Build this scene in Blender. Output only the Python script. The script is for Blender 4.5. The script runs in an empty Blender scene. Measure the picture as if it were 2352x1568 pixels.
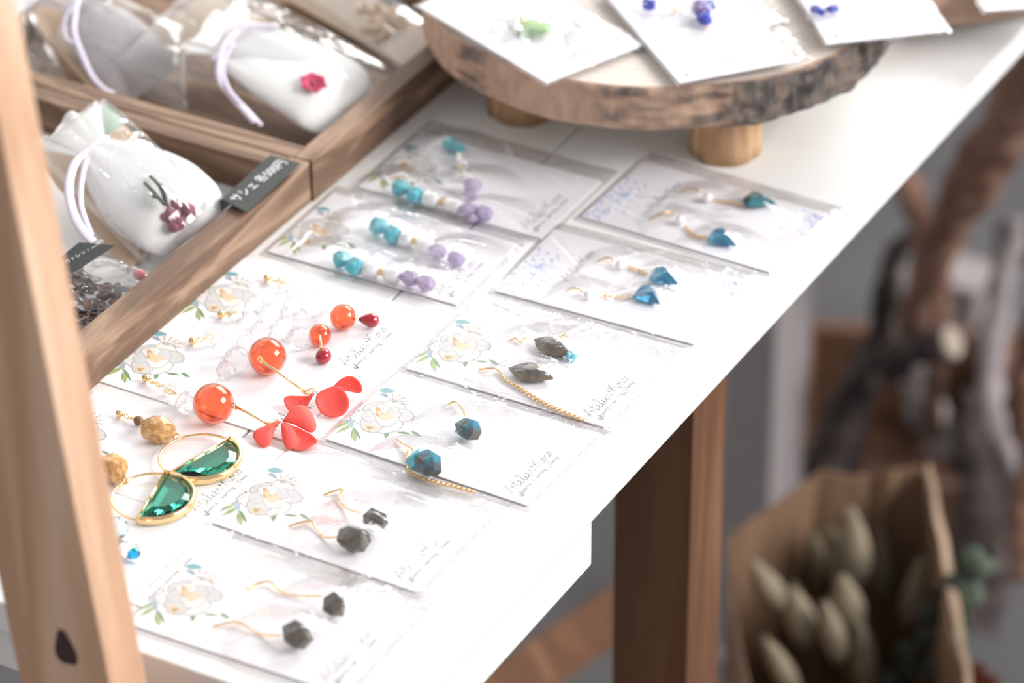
import bpy, bmesh, math, random
import numpy as np
from mathutils import Matrix, Vector

random.seed(7); rng = np.random.default_rng(7)
scn = bpy.context.scene
col = scn.collection
TZ = 720.0                      # tabletop height in mm; table frame: X along the cards, Y along the table edge, Z up

# ------------------------------------------------------------------ camera
FPX, PITCH, ROLL, HCAM = 8585.0, 0.57304, -0.00522, 826.2
YAW = math.radians(29.25)
CAM = np.array([700.0, -1100.0, HCAM])
_f = np.array([-math.sin(YAW) * math.cos(PITCH), math.cos(YAW) * math.cos(PITCH), -math.sin(PITCH)])
_r = np.array([math.cos(YAW), math.sin(YAW), 0.0])
_u = np.cross(_r, _f)
_c, _s = math.cos(ROLL), math.sin(ROLL)
_r, _u = _c * _r + _s * _u, -_s * _r + _c * _u
cd = bpy.data.cameras.new('camera'); cam = bpy.data.objects.new('camera', cd); col.objects.link(cam)
cd.sensor_width = 36.0; cd.lens = FPX / 2352 * 36
cam.matrix_world = Matrix(((_r[0], _u[0], -_f[0], CAM[0] / 1000), (_r[1], _u[1], -_f[1], CAM[1] / 1000),
                           (_r[2], _u[2], -_f[2], (CAM[2] + TZ) / 1000), (0, 0, 0, 1)))
cd.clip_start = 0.05; cd.clip_end = 50
cd.dof.use_dof = True; cd.dof.focus_distance = 1.475; cd.dof.aperture_fstop = 6.6
scn.camera = cam

# ------------------------------------------------------------------ world, windows, exposure
w = bpy.data.worlds.new('world'); scn.world = w; w.use_nodes = True
bg = w.node_tree.nodes['Background']
bg.inputs['Color'].default_value = (0.97, 0.98, 1.0, 1); bg.inputs['Strength'].default_value = 0.42
def area(name, loc, target, sx, sy, power, colr):
    l = bpy.data.lights.new(name, 'AREA'); l.shape = 'RECTANGLE'; l.size = sx; l.size_y = sy
    l.energy = power; l.color = colr
    o = bpy.data.objects.new(name, l); col.objects.link(o)
    o.location = loc
    d = Vector(target) - Vector(loc)
    o.rotation_euler = d.to_track_quat('-Z', 'Y').to_euler()
    return o
area('window_light_far', (0.20, 2.95, 2.35), (0.03, 0.02, 0.72), 2.3, 1.5, 95, (1.0, 0.985, 0.97))
area('window_light_side', (2.8, 0.9, 2.25), (0.05, 0.1, 0.72), 1.8, 1.4, 110, (1.0, 0.975, 0.95))
vs = scn.view_settings
scn.display_settings.display_device = 'sRGB'
vs.view_transform = 'Standard'; vs.look = 'None'; vs.gamma = 1.0; vs.use_curve_mapping = False
vs.exposure = 0.3
scn.cycles.use_denoising = True
scn.cycles.max_bounces = 14; scn.cycles.transparent_max_bounces = 24; scn.cycles.transmission_bounces = 12
scn.cycles.sample_clamp_indirect = 6.0

# ------------------------------------------------------------------ measuring helpers (table frame, mm)
def _ray(px, py):
    d = _f + (px - 1176) / FPX * _r - (py - 784) / FPX * _u
    return d
def P(px, py, z=0.0):
    """the point of the horizontal plane at height z that a measured photo position falls on"""
    d = _ray(px, py); return CAM + d * ((z - CAM[2]) / d[2])
def DD(px, py, dist):
    """a point at a given horizontal distance from the camera"""
    d = _ray(px, py); return CAM + d * (dist / math.hypot(d[0], d[1]))
def onY(px, py, Y):
    d = _ray(px, py); return CAM + d * ((Y - CAM[1]) / d[1])
def onX(px, py, X):
    d = _ray(px, py); return CAM + d * ((X - CAM[0]) / d[0])
def mm(px, p):
    return px * float(np.linalg.norm(np.asarray(p) - CAM)) / FPX
V3 = lambda *a: np.array(a, float)
def nrm(v):
    v = np.asarray(v, float); n = np.linalg.norm(v); return v / n if n > 1e-9 else v

# ------------------------------------------------------------------ materials
def newmat(name):
    m = bpy.data.materials.new(name); m.use_nodes = True
    nt = m.node_tree; b = nt.nodes['Principled BSDF']
    return m, nt, b
def N(nt, t, **kw):
    n = nt.nodes.new(t)
    for k, v in kw.items(): setattr(n, k, v)
    return n
def flat(name, c, rough=0.5, spec=0.5, metal=0.0, var=0.06, scale=300, coat=0, sss=0):
    m, nt, b = newmat(name)
    tc = N(nt, 'ShaderNodeTexCoord'); no = N(nt, 'ShaderNodeTexNoise'); no.inputs['Scale'].default_value = scale
    no.inputs['Detail'].default_value = 4
    mx = N(nt, 'ShaderNodeMix', data_type='RGBA')
    nt.links.new(tc.outputs['Object'], no.inputs['Vector']); nt.links.new(no.outputs['Fac'], mx.inputs['Factor'])
    mx.inputs['A'].default_value = (*[min(1, x * (1 + var)) for x in c], 1); mx.inputs['B'].default_value = (*[x * (1 - var) for x in c], 1)
    nt.links.new(mx.outputs['Result'], b.inputs['Base Color'])
    b.inputs['Roughness'].default_value = rough; b.inputs['Metallic'].default_value = metal
    b.inputs['Specular IOR Level'].default_value = spec; b.inputs['Coat Weight'].default_value = coat
    if sss: b.inputs['Subsurface Weight'].default_value = sss; b.inputs['Subsurface Radius'].default_value = (.003, .002, .002); b.inputs['Subsurface Scale'].default_value = 1
    return m
def wood(name, stops, axis='Y', along=6, across=90, dist=3.0, rough=0.55, spec=0.3, bump=0.15, fine=700):
    m, nt, b = newmat(name)
    tc = N(nt, 'ShaderNodeTexCoord'); mp = N(nt, 'ShaderNodeMapping')
    sc = [across] * 3; sc['XYZ'.index(axis)] = along
    mp.inputs['Scale'].default_value = sc
    nt.links.new(tc.outputs['Object'], mp.inputs['Vector'])
    n1 = N(nt, 'ShaderNodeTexNoise'); n1.inputs['Scale'].default_value = 0.6; n1.inputs['Detail'].default_value = 3; n1.inputs['Distortion'].default_value = 0.8
    nt.links.new(mp.outputs['Vector'], n1.inputs['Vector'])
    mul = N(nt, 'ShaderNodeMath', operation='MULTIPLY'); mul.inputs[1].default_value = dist * 6.28
    nt.links.new(n1.outputs['Fac'], mul.inputs[0])
    sn = N(nt, 'ShaderNodeMath', operation='SINE'); nt.links.new(mul.outputs[0], sn.inputs[0])
    mp2 = N(nt, 'ShaderNodeMapping'); sc2 = [fine] * 3; sc2['XYZ'.index(axis)] = fine * 0.03
    mp2.inputs['Scale'].default_value = sc2; nt.links.new(tc.outputs['Object'], mp2.inputs['Vector'])
    n2 = N(nt, 'ShaderNodeTexNoise'); n2.inputs['Scale'].default_value = 1.0; n2.inputs['Detail'].default_value = 2
    nt.links.new(mp2.outputs['Vector'], n2.inputs['Vector'])
    ma = N(nt, 'ShaderNodeMath', operation='MULTIPLY_ADD'); ma.inputs[1].default_value = 0.32; ma.inputs[2].default_value = 0.34
    nt.links.new(sn.outputs[0], ma.inputs[0])
    ad = N(nt, 'ShaderNodeMath', operation='MULTIPLY_ADD'); ad.inputs[1].default_value = 0.35
    nt.links.new(n2.outputs['Fac'], ad.inputs[0]); nt.links.new(ma.outputs[0], ad.inputs[2])
    cr = N(nt, 'ShaderNodeValToRGB'); e = cr.color_ramp.elements
    while len(e) < len(stops): e.new(0.5)
    for i, (p, c) in enumerate(stops): e[i].position = p; e[i].color = (*c, 1)
    nt.links.new(ad.outputs[0], cr.inputs['Fac']); nt.links.new(cr.outputs['Color'], b.inputs['Base Color'])
    b.inputs['Roughness'].default_value = rough; b.inputs['Specular IOR Level'].default_value = spec
    bp = N(nt, 'ShaderNodeBump'); bp.inputs['Strength'].default_value = bump; bp.inputs['Distance'].default_value = 0.0006
    nt.links.new(ad.outputs[0], bp.inputs['Height']); nt.links.new(bp.outputs['Normal'], b.inputs['Normal'])
    return m
def glass(name, c, rough=0.0, ior=1.5, trans=1.0, noise=None, dark=None):
    m, nt, b = newmat(name)
    b.inputs['Base Color'].default_value = (*c, 1); b.inputs['Roughness'].default_value = rough
    b.inputs['IOR'].default_value = ior; b.inputs['Transmission Weight'].default_value = trans
    if noise:
        tc = N(nt, 'ShaderNodeTexCoord'); no = N(nt, 'ShaderNodeTexNoise'); no.inputs['Scale'].default_value = noise; no.inputs['Detail'].default_value = 5
        cr = N(nt, 'ShaderNodeValToRGB'); e = cr.color_ramp.elements
        e[0].position = .4; e[0].color = (*c, 1); e[1].position = .6; e[1].color = (*dark, 1)
        nt.links.new(tc.outputs['Object'], no.inputs['Vector']); nt.links.new(no.outputs['Fac'], cr.inputs['Fac']); nt.links.new(cr.outputs['Color'], b.inputs['Base Color'])
    return m
def filmmat(name, tint=(1, 1, 1), base=0.045, k=0.9, rough=0.06, bumpscale=160, bump=0.25):
    m = bpy.data.materials.new(name); m.use_nodes = True; nt = m.node_tree
    nt.nodes.remove(nt.nodes['Principled BSDF']); out = nt.nodes['Material Output']
    tr = N(nt, 'ShaderNodeBsdfTransparent'); tr.inputs['Color'].default_value = (*tint, 1)
    gl = N(nt, 'ShaderNodeBsdfGlossy'); gl.inputs['Roughness'].default_value = rough
    fr = N(nt, 'ShaderNodeLayerWeight'); fr.inputs['Blend'].default_value = 0.5
    pw = N(nt, 'ShaderNodeMath', operation='POWER'); pw.inputs[1].default_value = 3.0
    ma = N(nt, 'ShaderNodeMath', operation='MULTIPLY_ADD'); ma.inputs[1].default_value = k; ma.inputs[2].default_value = base
    nt.links.new(fr.outputs['Facing'], pw.inputs[0])
    mx = N(nt, 'ShaderNodeMixShader')
    tc = N(nt, 'ShaderNodeTexCoord'); no = N(nt, 'ShaderNodeTexNoise'); no.inputs['Scale'].default_value = bumpscale; no.inputs['Detail'].default_value = 2; no.inputs['Distortion'].default_value = 1.5
    bp = N(nt, 'ShaderNodeBump'); bp.inputs['Strength'].default_value = bump; bp.inputs['Distance'].default_value = 0.0015
    nt.links.new(tc.outputs['Object'], no.inputs['Vector']); nt.links.new(no.outputs['Fac'], bp.inputs['Height'])
    nt.links.new(bp.outputs['Normal'], gl.inputs['Normal'])
    nt.links.new(pw.outputs[0], ma.inputs[0]); nt.links.new(ma.outputs[0], mx.inputs['Fac'])
    nt.links.new(tr.outputs[0], mx.inputs[1]); nt.links.new(gl.outputs[0], mx.inputs[2]); nt.links.new(mx.outputs[0], out.inputs['Surface'])
    return m
def sheer(name, c, alpha, rough=0.7):
    m = bpy.data.materials.new(name); m.use_nodes = True; nt = m.node_tree; b = nt.nodes['Principled BSDF']
    b.inputs['Base Color'].default_value = (*c, 1); b.inputs['Roughness'].default_value = rough
    tc = N(nt, 'ShaderNodeTexCoord'); no = N(nt, 'ShaderNodeTexNoise'); no.inputs['Scale'].default_value = 220; no.inputs['Detail'].default_value = 3
    mr = N(nt, 'ShaderNodeMapRange'); mr.inputs['To Min'].default_value = alpha - .12; mr.inputs['To Max'].default_value = min(1, alpha + .12)
    nt.links.new(tc.outputs['Object'], no.inputs['Vector']); nt.links.new(no.outputs['Fac'], mr.inputs['Value']); nt.links.new(mr.outputs['Result'], b.inputs['Alpha'])
    return m

M = {}
M['white_paint'] = flat('white_paint', (0.78, 0.78, 0.775), rough=0.42, var=0.02, scale=60)
M['paper'] = flat('paper', (0.86, 0.85, 0.88), rough=0.75, spec=0.2, var=0.01)
M['tray'] = wood('tray_wood', [(0.0, (0.11, 0.064, 0.042)), (0.45, (0.225, 0.14, 0.092)), (0.75, (0.31, 0.20, 0.135)), (1.0, (0.45, 0.31, 0.22))], 'Y', 12, 75, 3.2, rough=.5)
M['tray_x'] = wood('tray_wood_cross', [(0.0, (0.11, 0.064, 0.042)), (0.45, (0.225, 0.14, 0.092)), (0.75, (0.31, 0.20, 0.135)), (1.0, (0.45, 0.31, 0.22))], 'X', 12, 75, 3.2, rough=.5)
M['pine'] = wood('pine_wood', [(0.0, (0.46, 0.25, 0.15)), (0.5, (0.66, 0.42, 0.28)), (1.0, (0.80, 0.57, 0.42))], 'Z', 5, 55, 1.6, rough=.5, spec=.35)
M['leg'] = wood('leg_wood', [(0.0, (0.10, 0.042, 0.022)), (0.5, (0.17, 0.08, 0.04)), (1.0, (0.25, 0.125, 0.065))], 'Z', 5, 55, 1.6, rough=.6)
M['knot'] = flat('wood_knot', (0.045, 0.022, 0.02), rough=.6, var=.3, scale=200)
M['gold'] = flat('gold', (0.95, 0.68, 0.36), rough=0.18, metal=1.0, var=.02)
M['silver'] = flat('silver', (0.7, 0.7, 0.72), rough=0.2, metal=1.0, var=.02)
M['film'] = filmmat('clear_film', tint=(.985, .98, .985))
M['film_big'] = filmmat('clear_bag_film', base=.09, k=1.2, rough=.05, bumpscale=32, bump=.45)
def softglass(name, c, ior, amt):
    m = glass(name, c, ior=ior); nt = m.node_tree; b = nt.nodes['Principled BSDF']; out = nt.nodes['Material Output']
    tr = N(nt, 'ShaderNodeBsdfTransparent'); mx = N(nt, 'ShaderNodeMixShader'); mx.inputs['Fac'].default_value = amt
    nt.links.new(tr.outputs[0], mx.inputs[1]); nt.links.new(b.outputs[0], mx.inputs[2]); nt.links.new(mx.outputs[0], out.inputs['Surface']); return m
M['crystal'] = softglass('clear_crystal', (0.99, 0.99, 1.0), 1.4, .5)
M['red_glass'] = glass('orange_red_glass', (0.985, 0.40, 0.26), ior=1.45)
M['ruby'] = flat('dark_red_bead', (0.35, 0.012, 0.025), rough=.12, var=.1, coat=.6)
M['petal'] = flat('frosted_red_petal', (0.95, 0.115, 0.095), rough=.55, var=.03, spec=.25, sss=0.25)
M['emerald'] = glass('emerald_glass', (0.06, 0.55, 0.40), ior=1.55)
M['amber'] = glass('speckled_amber_stone', (0.80, 0.52, 0.24), rough=.2, trans=.2, noise=420, dark=(0.55, 0.27, 0.09))
M['brown_bead'] = flat('brown_bead', (0.20, 0.10, 0.05), rough=.4, var=.2, scale=500)
M['aqua'] = glass('aqua_blue_glass', (0.02, 0.42, 0.72), ior=1.5)
M['pale_aqua'] = glass('pale_aqua_glass', (0.78, 0.95, 0.95), ior=1.4)
M['turq'] = glass('turquoise_stone', (0.10, 0.52, 0.64), rough=.25, trans=.2, noise=300, dark=(0.22, 0.62, 0.70))
M['lilac'] = glass('lilac_stone', (0.55, 0.46, 0.70), rough=.15, trans=.45, noise=260, dark=(0.66, 0.58, 0.72))
M['milky'] = glass('milky_white_bead', (0.92, 0.93, 0.94), rough=.35, trans=.5)
M['pearl'] = flat('pearl', (0.88, 0.86, 0.84), rough=.18, var=.02, coat=.5)
M['dark_teal'] = glass('dark_teal_stone', (0.04, 0.16, 0.20), rough=.1, trans=.25, noise=220, dark=(0.06, 0.27, 0.30))
M['blue_glass'] = glass('blue_glass', (0.06, 0.30, 0.50), rough=.03, trans=.6, noise=200, dark=(0.10, 0.42, 0.60))
M['labra'] = glass('grey_labradorite', (0.10, 0.12, 0.125), rough=.12, trans=.3, noise=190, dark=(0.22, 0.17, 0.12))
M['teal_rock'] = glass('teal_and_brown_stone', (0.05, 0.26, 0.36), rough=.15, trans=.2, noise=150, dark=(0.11, 0.095, 0.085))
M['sky_rock'] = flat('sky_blue_stone', (0.16, 0.50, 0.60), rough=.3, var=.12, scale=200)
M['smoky'] = glass('smoky_brown_stone', (0.10, 0.085, 0.07), rough=.12, trans=.3, noise=170, dark=(0.17, 0.15, 0.125))
M['lapis'] = flat('lapis_blue', (0.035, 0.06, 0.42), rough=.3, var=.25, scale=300)
M['violet'] = flat('violet_blue_stone', (0.16, 0.10, 0.34), rough=.3, var=.25, scale=300)
M['leafgreen'] = glass('leaf_green_glass', (0.42, 0.66, 0.30), rough=.2, trans=.3)
M['ink'] = flat('ink', (0.045, 0.045, 0.05), rough=.8, var=0)
M['ink_soft'] = flat('ink_soft', (0.20, 0.20, 0.24), rough=.8, var=0)
M['chalk'] = flat('white_chalk_ink', (0.9, 0.92, 0.93), rough=.8, var=0)
M['black_tag'] = flat('black_card', (0.055, 0.06, 0.058), rough=.75, var=.06)
M['kraft'] = flat('kraft_card', (0.60, 0.45, 0.33), rough=.8, var=.05, scale=400)
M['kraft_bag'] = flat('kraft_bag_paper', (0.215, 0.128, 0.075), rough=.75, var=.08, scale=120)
M['organza'] = sheer('white_organza', (0.90, 0.90, 0.90), .62)
M['cotton'] = flat('white_sachet_fill', (0.88, 0.88, 0.87), rough=.9, var=.02)
M['organza_shade'] = sheer('shaded_organza', (0.66, 0.63, 0.65), .6)  # grey of this organza and its fill stands for dim shade
M['cotton_shade'] = flat('shaded_sachet_fill', (0.66, 0.64, 0.65), rough=.9, var=.04)
M['ribbon'] = flat('lilac_ribbon', (0.78, 0.72, 0.86), rough=.45, var=.03)
M['pink_flower'] = flat('crimson_dried_flower', (0.55, 0.07, 0.15), rough=.8, var=.25, scale=300)
M['berry'] = flat('dried_purple_berry', (0.28, 0.085, 0.115), rough=.6, var=.25, scale=300)
M['sprig'] = flat('dark_grey_green_sprig', (0.10, 0.13, 0.11), rough=.8, var=.2)
M['green_print'] = flat('sage_green_label', (0.24, 0.36, 0.27), rough=.7, var=.3, scale=120)
M['potp_a'] = flat('potpourri_brown', (0.15, 0.10, 0.08), rough=.9, var=.35, scale=200)
M['potp_b'] = flat('potpourri_pale', (0.45, 0.40, 0.36), rough=.9, var=.2, scale=200)
M['potp_c'] = flat('potpourri_grey', (0.20, 0.18, 0.19), rough=.9, var=.3, scale=200)
M['red_berry'] = flat('red_berry', (0.6, 0.03, 0.06), rough=.4, var=.1)
M['wood_curl'] = flat('pale_wood_shaving', (0.62, 0.43, 0.27), rough=.8, var=.2, scale=200)
M['grey_floor'] = flat('grey_floor_vinyl', (0.085, 0.081, 0.087), rough=.55, var=.06, scale=8)
M['box_grey'] = flat('pale_grey_box_card', (0.30, 0.26, 0.255), rough=.7)
M['wall'] = flat('white_wall_paint', (0.75, 0.75, 0.74), rough=.8, var=.02, scale=20)
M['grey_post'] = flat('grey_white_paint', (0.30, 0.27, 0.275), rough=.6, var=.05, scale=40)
M['crate'] = wood('crate_wood', [(0.0, (0.09, 0.045, 0.03)), (0.5, (0.16, 0.085, 0.05)), (1.0, (0.22, 0.125, 0.075))], 'X', 5, 40, 1.5, rough=.7)
M['drift_dark'] = wood('dark_driftwood', [(0.0, (0.02, 0.015, 0.015)), (0.5, (0.05, 0.038, 0.037)), (1.0, (0.11, 0.085, 0.08))], 'Z', 12, 60, 2.2, rough=.85)
M['drift_brown'] = wood('brown_driftwood', [(0.0, (0.09, 0.045, 0.03)), (0.5, (0.19, 0.10, 0.07)), (1.0, (0.30, 0.18, 0.13))], 'Z', 12, 60, 2.2, rough=.85)
M['drift_grey'] = wood('grey_driftwood', [(0.0, (0.14, 0.12, 0.12)), (0.5, (0.27, 0.24, 0.245)), (1.0, (0.40, 0.36, 0.36))], 'Z', 12, 60, 2.2, rough=.85)
M['cut_end'] = flat('pale_cut_wood', (0.42, 0.35, 0.29), rough=.8, var=.2, scale=90)
M['bunny'] = flat('bunny_tail_cream', (0.31, 0.26, 0.185), rough=.95, var=.12, scale=300)
M['stem'] = flat('dry_stem', (0.20, 0.17, 0.11), rough=.9, var=.2)
M['euca'] = flat('eucalyptus_leaf', (0.03, 0.045, 0.032), rough=.5, var=.3, scale=60)
M['euca_light'] = flat('eucalyptus_leaf_pale', (0.055, 0.08, 0.05), rough=.5, var=.2, scale=60)
M['dead_leaf'] = flat('red_brown_leaf', (0.16, 0.05, 0.03), rough=.7, var=.3, scale=80)
# print colours
for n_, c_ in dict(pr_petal=(0.62, 0.61, 0.60), pr_petal2=(0.76, 0.74, 0.71), pr_line=(0.40, 0.42, 0.44), pr_cream=(0.74, 0.58, 0.40), pr_peach=(0.62, 0.34, 0.15), pr_tan=(0.42, 0.32, 0.18),
                   pr_green=(0.19, 0.31, 0.17), pr_lime=(0.36, 0.44, 0.17), pr_teal=(0.20, 0.42, 0.45), pr_grey=(0.36, 0.46, 0.56), pr_blue=(0.32, 0.42, 0.80), pr_blue2=(0.50, 0.62, 0.90), pr_dark=(0.10, 0.13, 0.13)).items():
    M[n_] = flat('print_' + n_[3:], c_, rough=.75, spec=.2, var=.03)

# ------------------------------------------------------------------ mesh builder (mm, table frame)
class MB:
    def __init__(s): s.v = []; s.f = []; s.m = []; s.n = 0; s.sm = []
    def add(s, v, f, mi=0, smooth=False):
        v = np.asarray(v, float); s.v.append(v)
        for q in f: s.f.append(tuple(int(i) + s.n for i in q)); s.m.append(mi); s.sm.append(smooth)
        s.n += len(v); return s
    def box(s, c, d, R=None, mi=0, bev=0.0):
        x, y, z = [a / 2 for a in d]
        if bev <= 0:
            v = np.array([(i * x, j * y, k * z) for k in (-1, 1) for j in (-1, 1) for i in (-1, 1)], float)
            f = [(0, 2, 3, 1), (4, 5, 7, 6), (0, 1, 5, 4), (2, 6, 7, 3), (0, 4, 6, 2), (1, 3, 7, 5)]
        else:
            bm = bmesh.new(); bmesh.ops.create_cube(bm, size=1.0)
            for q in bm.verts: q.co = Vector((q.co.x * d[0], q.co.y * d[1], q.co.z * d[2]))
            bmesh.ops.bevel(bm, geom=bm.edges[:], offset=bev, segments=2, affect='EDGES', profile=.6)
            bm.verts.index_update(); v = np.array([q.co[:] for q in bm.verts]); f = [tuple(a.index for a in q.verts) for q in bm.faces]; bm.free()
        if R is not None: v = v @ np.asarray(R).T
        return s.add(v + np.asarray(c), f, mi)
    def sphere(s, c, r, nu=20, nv=12, axes=None, mi=0, smooth=True, flip=False):
        r = np.broadcast_to(np.asarray(r, float), (3,))
        v = [(0, 0, 1)]
        for j in range(1, nv):
            t = math.pi * j / nv
            for i in range(nu):
                a = 2 * math.pi * i / nu; v.append((math.sin(t) * math.cos(a), math.sin(t) * math.sin(a), math.cos(t)))
        v.append((0, 0, -1)); v = np.array(v) * r
        if axes is not None: v = v @ np.asarray(axes)
        f = []
        for i in range(nu):
            f.append((0, 1 + i, 1 + (i + 1) % nu))
            for j in range(nv - 2):
                a = 1 + j * nu; f.append((a + i, a + nu + i, a + nu + (i + 1) % nu, a + (i + 1) % nu))
            a = 1 + (nv - 2) * nu; f.append((a + i, len(v) - 1, a + (i + 1) % nu))
        if flip: f = [q[::-1] for q in f]
        return s.add(v + np.asarray(c), f, mi, smooth)
    def tube(s, pts, r, n=8, mi=0, cap=True, closed=False, smooth=True, flatten=None):
        pts = [np.asarray(p, float) for p in pts]; k = len(pts)
        r = np.broadcast_to(np.asarray(r, float), (k,)) if np.ndim(r) else np.full(k, float(r))
        v = []; up = None
        for i in range(k):
            t = nrm(pts[(i + 1) % k] - pts[i - 1]) if closed else nrm(pts[min(i + 1, k - 1)] - pts[max(i - 1, 0)])
            if up is None:
                up = V3(0, 0, 1) if abs(t[2]) < .9 else V3(1, 0, 0)
            a = nrm(np.cross(t, up)); b = np.cross(a, t); up = b
            for q in range(n):
                w_ = 2 * math.pi * q / n
                fb = 1.0 if flatten is None else flatten
                v.append(pts[i] + r[i] * (math.cos(w_) * a + math.sin(w_) * fb * b))
        f = []
        for i in range(k if closed else k - 1):
            for q in range(n):
                i2 = (i + 1) % k
                f.append((i * n + q, i * n + (q + 1) % n, i2 * n + (q + 1) % n, i2 * n + q))
        if cap and not closed:
            f.append(tuple(range(n))[::-1]); f.append(tuple(range((k - 1) * n, k * n)))
        return s.add(v, f, mi, smooth)
    def ring(s, c, r, w_, ax=None, n=20, m=6, mi=0):
        a, b = (V3(1, 0, 0), V3(0, 1, 0)) if ax is None else ax
        return s.tube([np.asarray(c) + r * (math.cos(t) * a + math.sin(t) * b) for t in np.linspace(0, 2 * math.pi, n, endpoint=False)], w_, m, mi, closed=True)
    def grid(s, fn, nu, nv, mi=0, smooth=True, thick=None):
        v = np.array([fn(i / (nu - 1), j / (nv - 1)) for j in range(nv) for i in range(nu)], float)
        f = [(j * nu + i, j * nu + i + 1, (j + 1) * nu + i + 1, (j + 1) * nu + i) for j in range(nv - 1) for i in range(nu - 1)]
        if thick is not None:
            g = v.reshape(nv, nu, 3); du = np.gradient(g, axis=1); dv = np.gradient(g, axis=0); nn = np.cross(du, dv)
            ln = np.linalg.norm(nn, axis=2, keepdims=True); ln[ln < 1e-9] = 1; nn = nn / ln
            v2 = (g - nn * thick).reshape(-1, 3); k = len(v)
            f2 = [tuple(a + k for a in q[::-1]) for q in f]
            b = [i for i in range(nu)] + [j * nu + nu - 1 for j in range(1, nv)] + [(nv - 1) * nu + i for i in range(nu - 2, -1, -1)] + [j * nu for j in range(nv - 2, 0, -1)]
            f3 = [(b[i], b[i] + k, b[(i + 1) % len(b)] + k, b[(i + 1) % len(b)]) for i in range(len(b))]
            v = np.vstack([v, v2]); f = f + f2 + f3
        return s.add(v, f, mi, smooth)
    def prism(s, poly, z0, z1, mi=0, mi_top=None):
        k = len(poly); v = [(x, y, z0) for x, y in poly] + [(x, y, z1) for x, y in poly]
        s.add(v, [tuple(range(k))[::-1]] + [(i, (i + 1) % k, k + (i + 1) % k, k + i) for i in range(k)], mi)
        s.add([(x, y, z1) for x, y in poly], [tuple(range(k))], mi if mi_top is None else mi_top); return s
    def hull(s, pts, mi=0):
        bm = bmesh.new(); vs_ = [bm.verts.new(p) for p in pts]; r = bmesh.ops.convex_hull(bm, input=vs_)
        bmesh.ops.delete(bm, geom=[g for g in r['geom_interior'] if isinstance(g, bmesh.types.BMVert)] , context='VERTS')
        bmesh.ops.dissolve_limit(bm, angle_limit=0.02, verts=bm.verts[:], edges=bm.edges[:])
        bm.verts.index_update(); v = [q.co[:] for q in bm.verts]; f = [tuple(a.index for a in q.verts) for q in bm.faces]; bm.free()
        return s.add(v, f, mi)
    def fan(s, poly3, mi=0):
        c = np.mean(poly3, axis=0); k = len(poly3)
        return s.add(np.vstack([poly3, c[None]]), [(i, (i + 1) % k, k) for i in range(k)], mi)
    def verts(s): return np.vstack(s.v)
    def mesh(s, name, mats, origin):
        v = (s.verts() - origin) / 1000.0
        me = bpy.data.meshes.new(name); me.from_pydata(v.tolist(), [], s.f)
        for m_ in (mats if isinstance(mats, (list, tuple)) else [mats]): me.materials.append(M[m_] if isinstance(m_, str) else m_)
        me.polygons.foreach_set('material_index', s.m); me.polygons.foreach_set('use_smooth', s.sm); me.update()
        return me

def thing(name, loc, label, cat, group=None):
    o = bpy.data.objects.new(name, None); col.objects.link(o); o.empty_display_size = .01
    o.location = (loc[0] / 1000, loc[1] / 1000, (loc[2] + TZ) / 1000)
    o['label'] = label; o['category'] = cat
    if group: o['group'] = group
    o['o_mm'] = [float(a) for a in loc]
    return o
def org(o): return np.array(list(o['o_mm']))
def part(name, mb, mats, parent, kind=None, label=None):
    og = org(parent); o = bpy.data.objects.new(name, mb.mesh(name, mats, og)); col.objects.link(o); o.parent = parent
    o['o_mm'] = [float(a) for a in og]
    if kind: o['kind'] = kind
    if label: o['label'] = label
    return o
def single(name, mb, mats, label, cat, group=None, kind=None):
    v = mb.verts(); lo, hi = v.min(0), v.max(0); og = np.array([(lo[0] + hi[0]) / 2, (lo[1] + hi[1]) / 2, lo[2]])
    o = bpy.data.objects.new(name, mb.mesh(name, mats, og)); col.objects.link(o)
    o.location = (og[0] / 1000, og[1] / 1000, (og[2] + TZ) / 1000); o['o_mm'] = [float(a) for a in og]
    if label: o['label'] = label
    if cat: o['category'] = cat
    if group: o['group'] = group
    if kind: o['kind'] = kind
    return o
def spline(pts, n=8):
    pts = [np.asarray(p, float) for p in pts]; out = []
    for i in range(len(pts) - 1):
        p0 = pts[max(i - 1, 0)]; p1 = pts[i]; p2 = pts[i + 1]; p3 = pts[min(i + 2, len(pts) - 1)]
        for t in np.arange(n) / n:
            out.append(.5 * ((2 * p1) + (-p0 + p2) * t + (2 * p0 - 5 * p1 + 4 * p2 - p3) * t * t + (-p0 + 3 * p1 - 3 * p2 + p3) * t ** 3))
    out.append(pts[-1]); return out

# ------------------------------------------------------------------ setting: floor, wall
single('floor', MB().box((0, 600, -725), (6000, 7000, 10)), 'grey_floor', None, None, kind='structure')
single('far_light_blocker', MB().box((0, 2230, -45), (6000, 40, 1350)), 'wall', None, None, kind='structure')  # unseen low wall, added to keep window light from under the table
single('wall_left', MB().box((-1300, 600, 780), (40, 7000, 3000)), 'wall', None, None, kind='structure')

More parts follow.
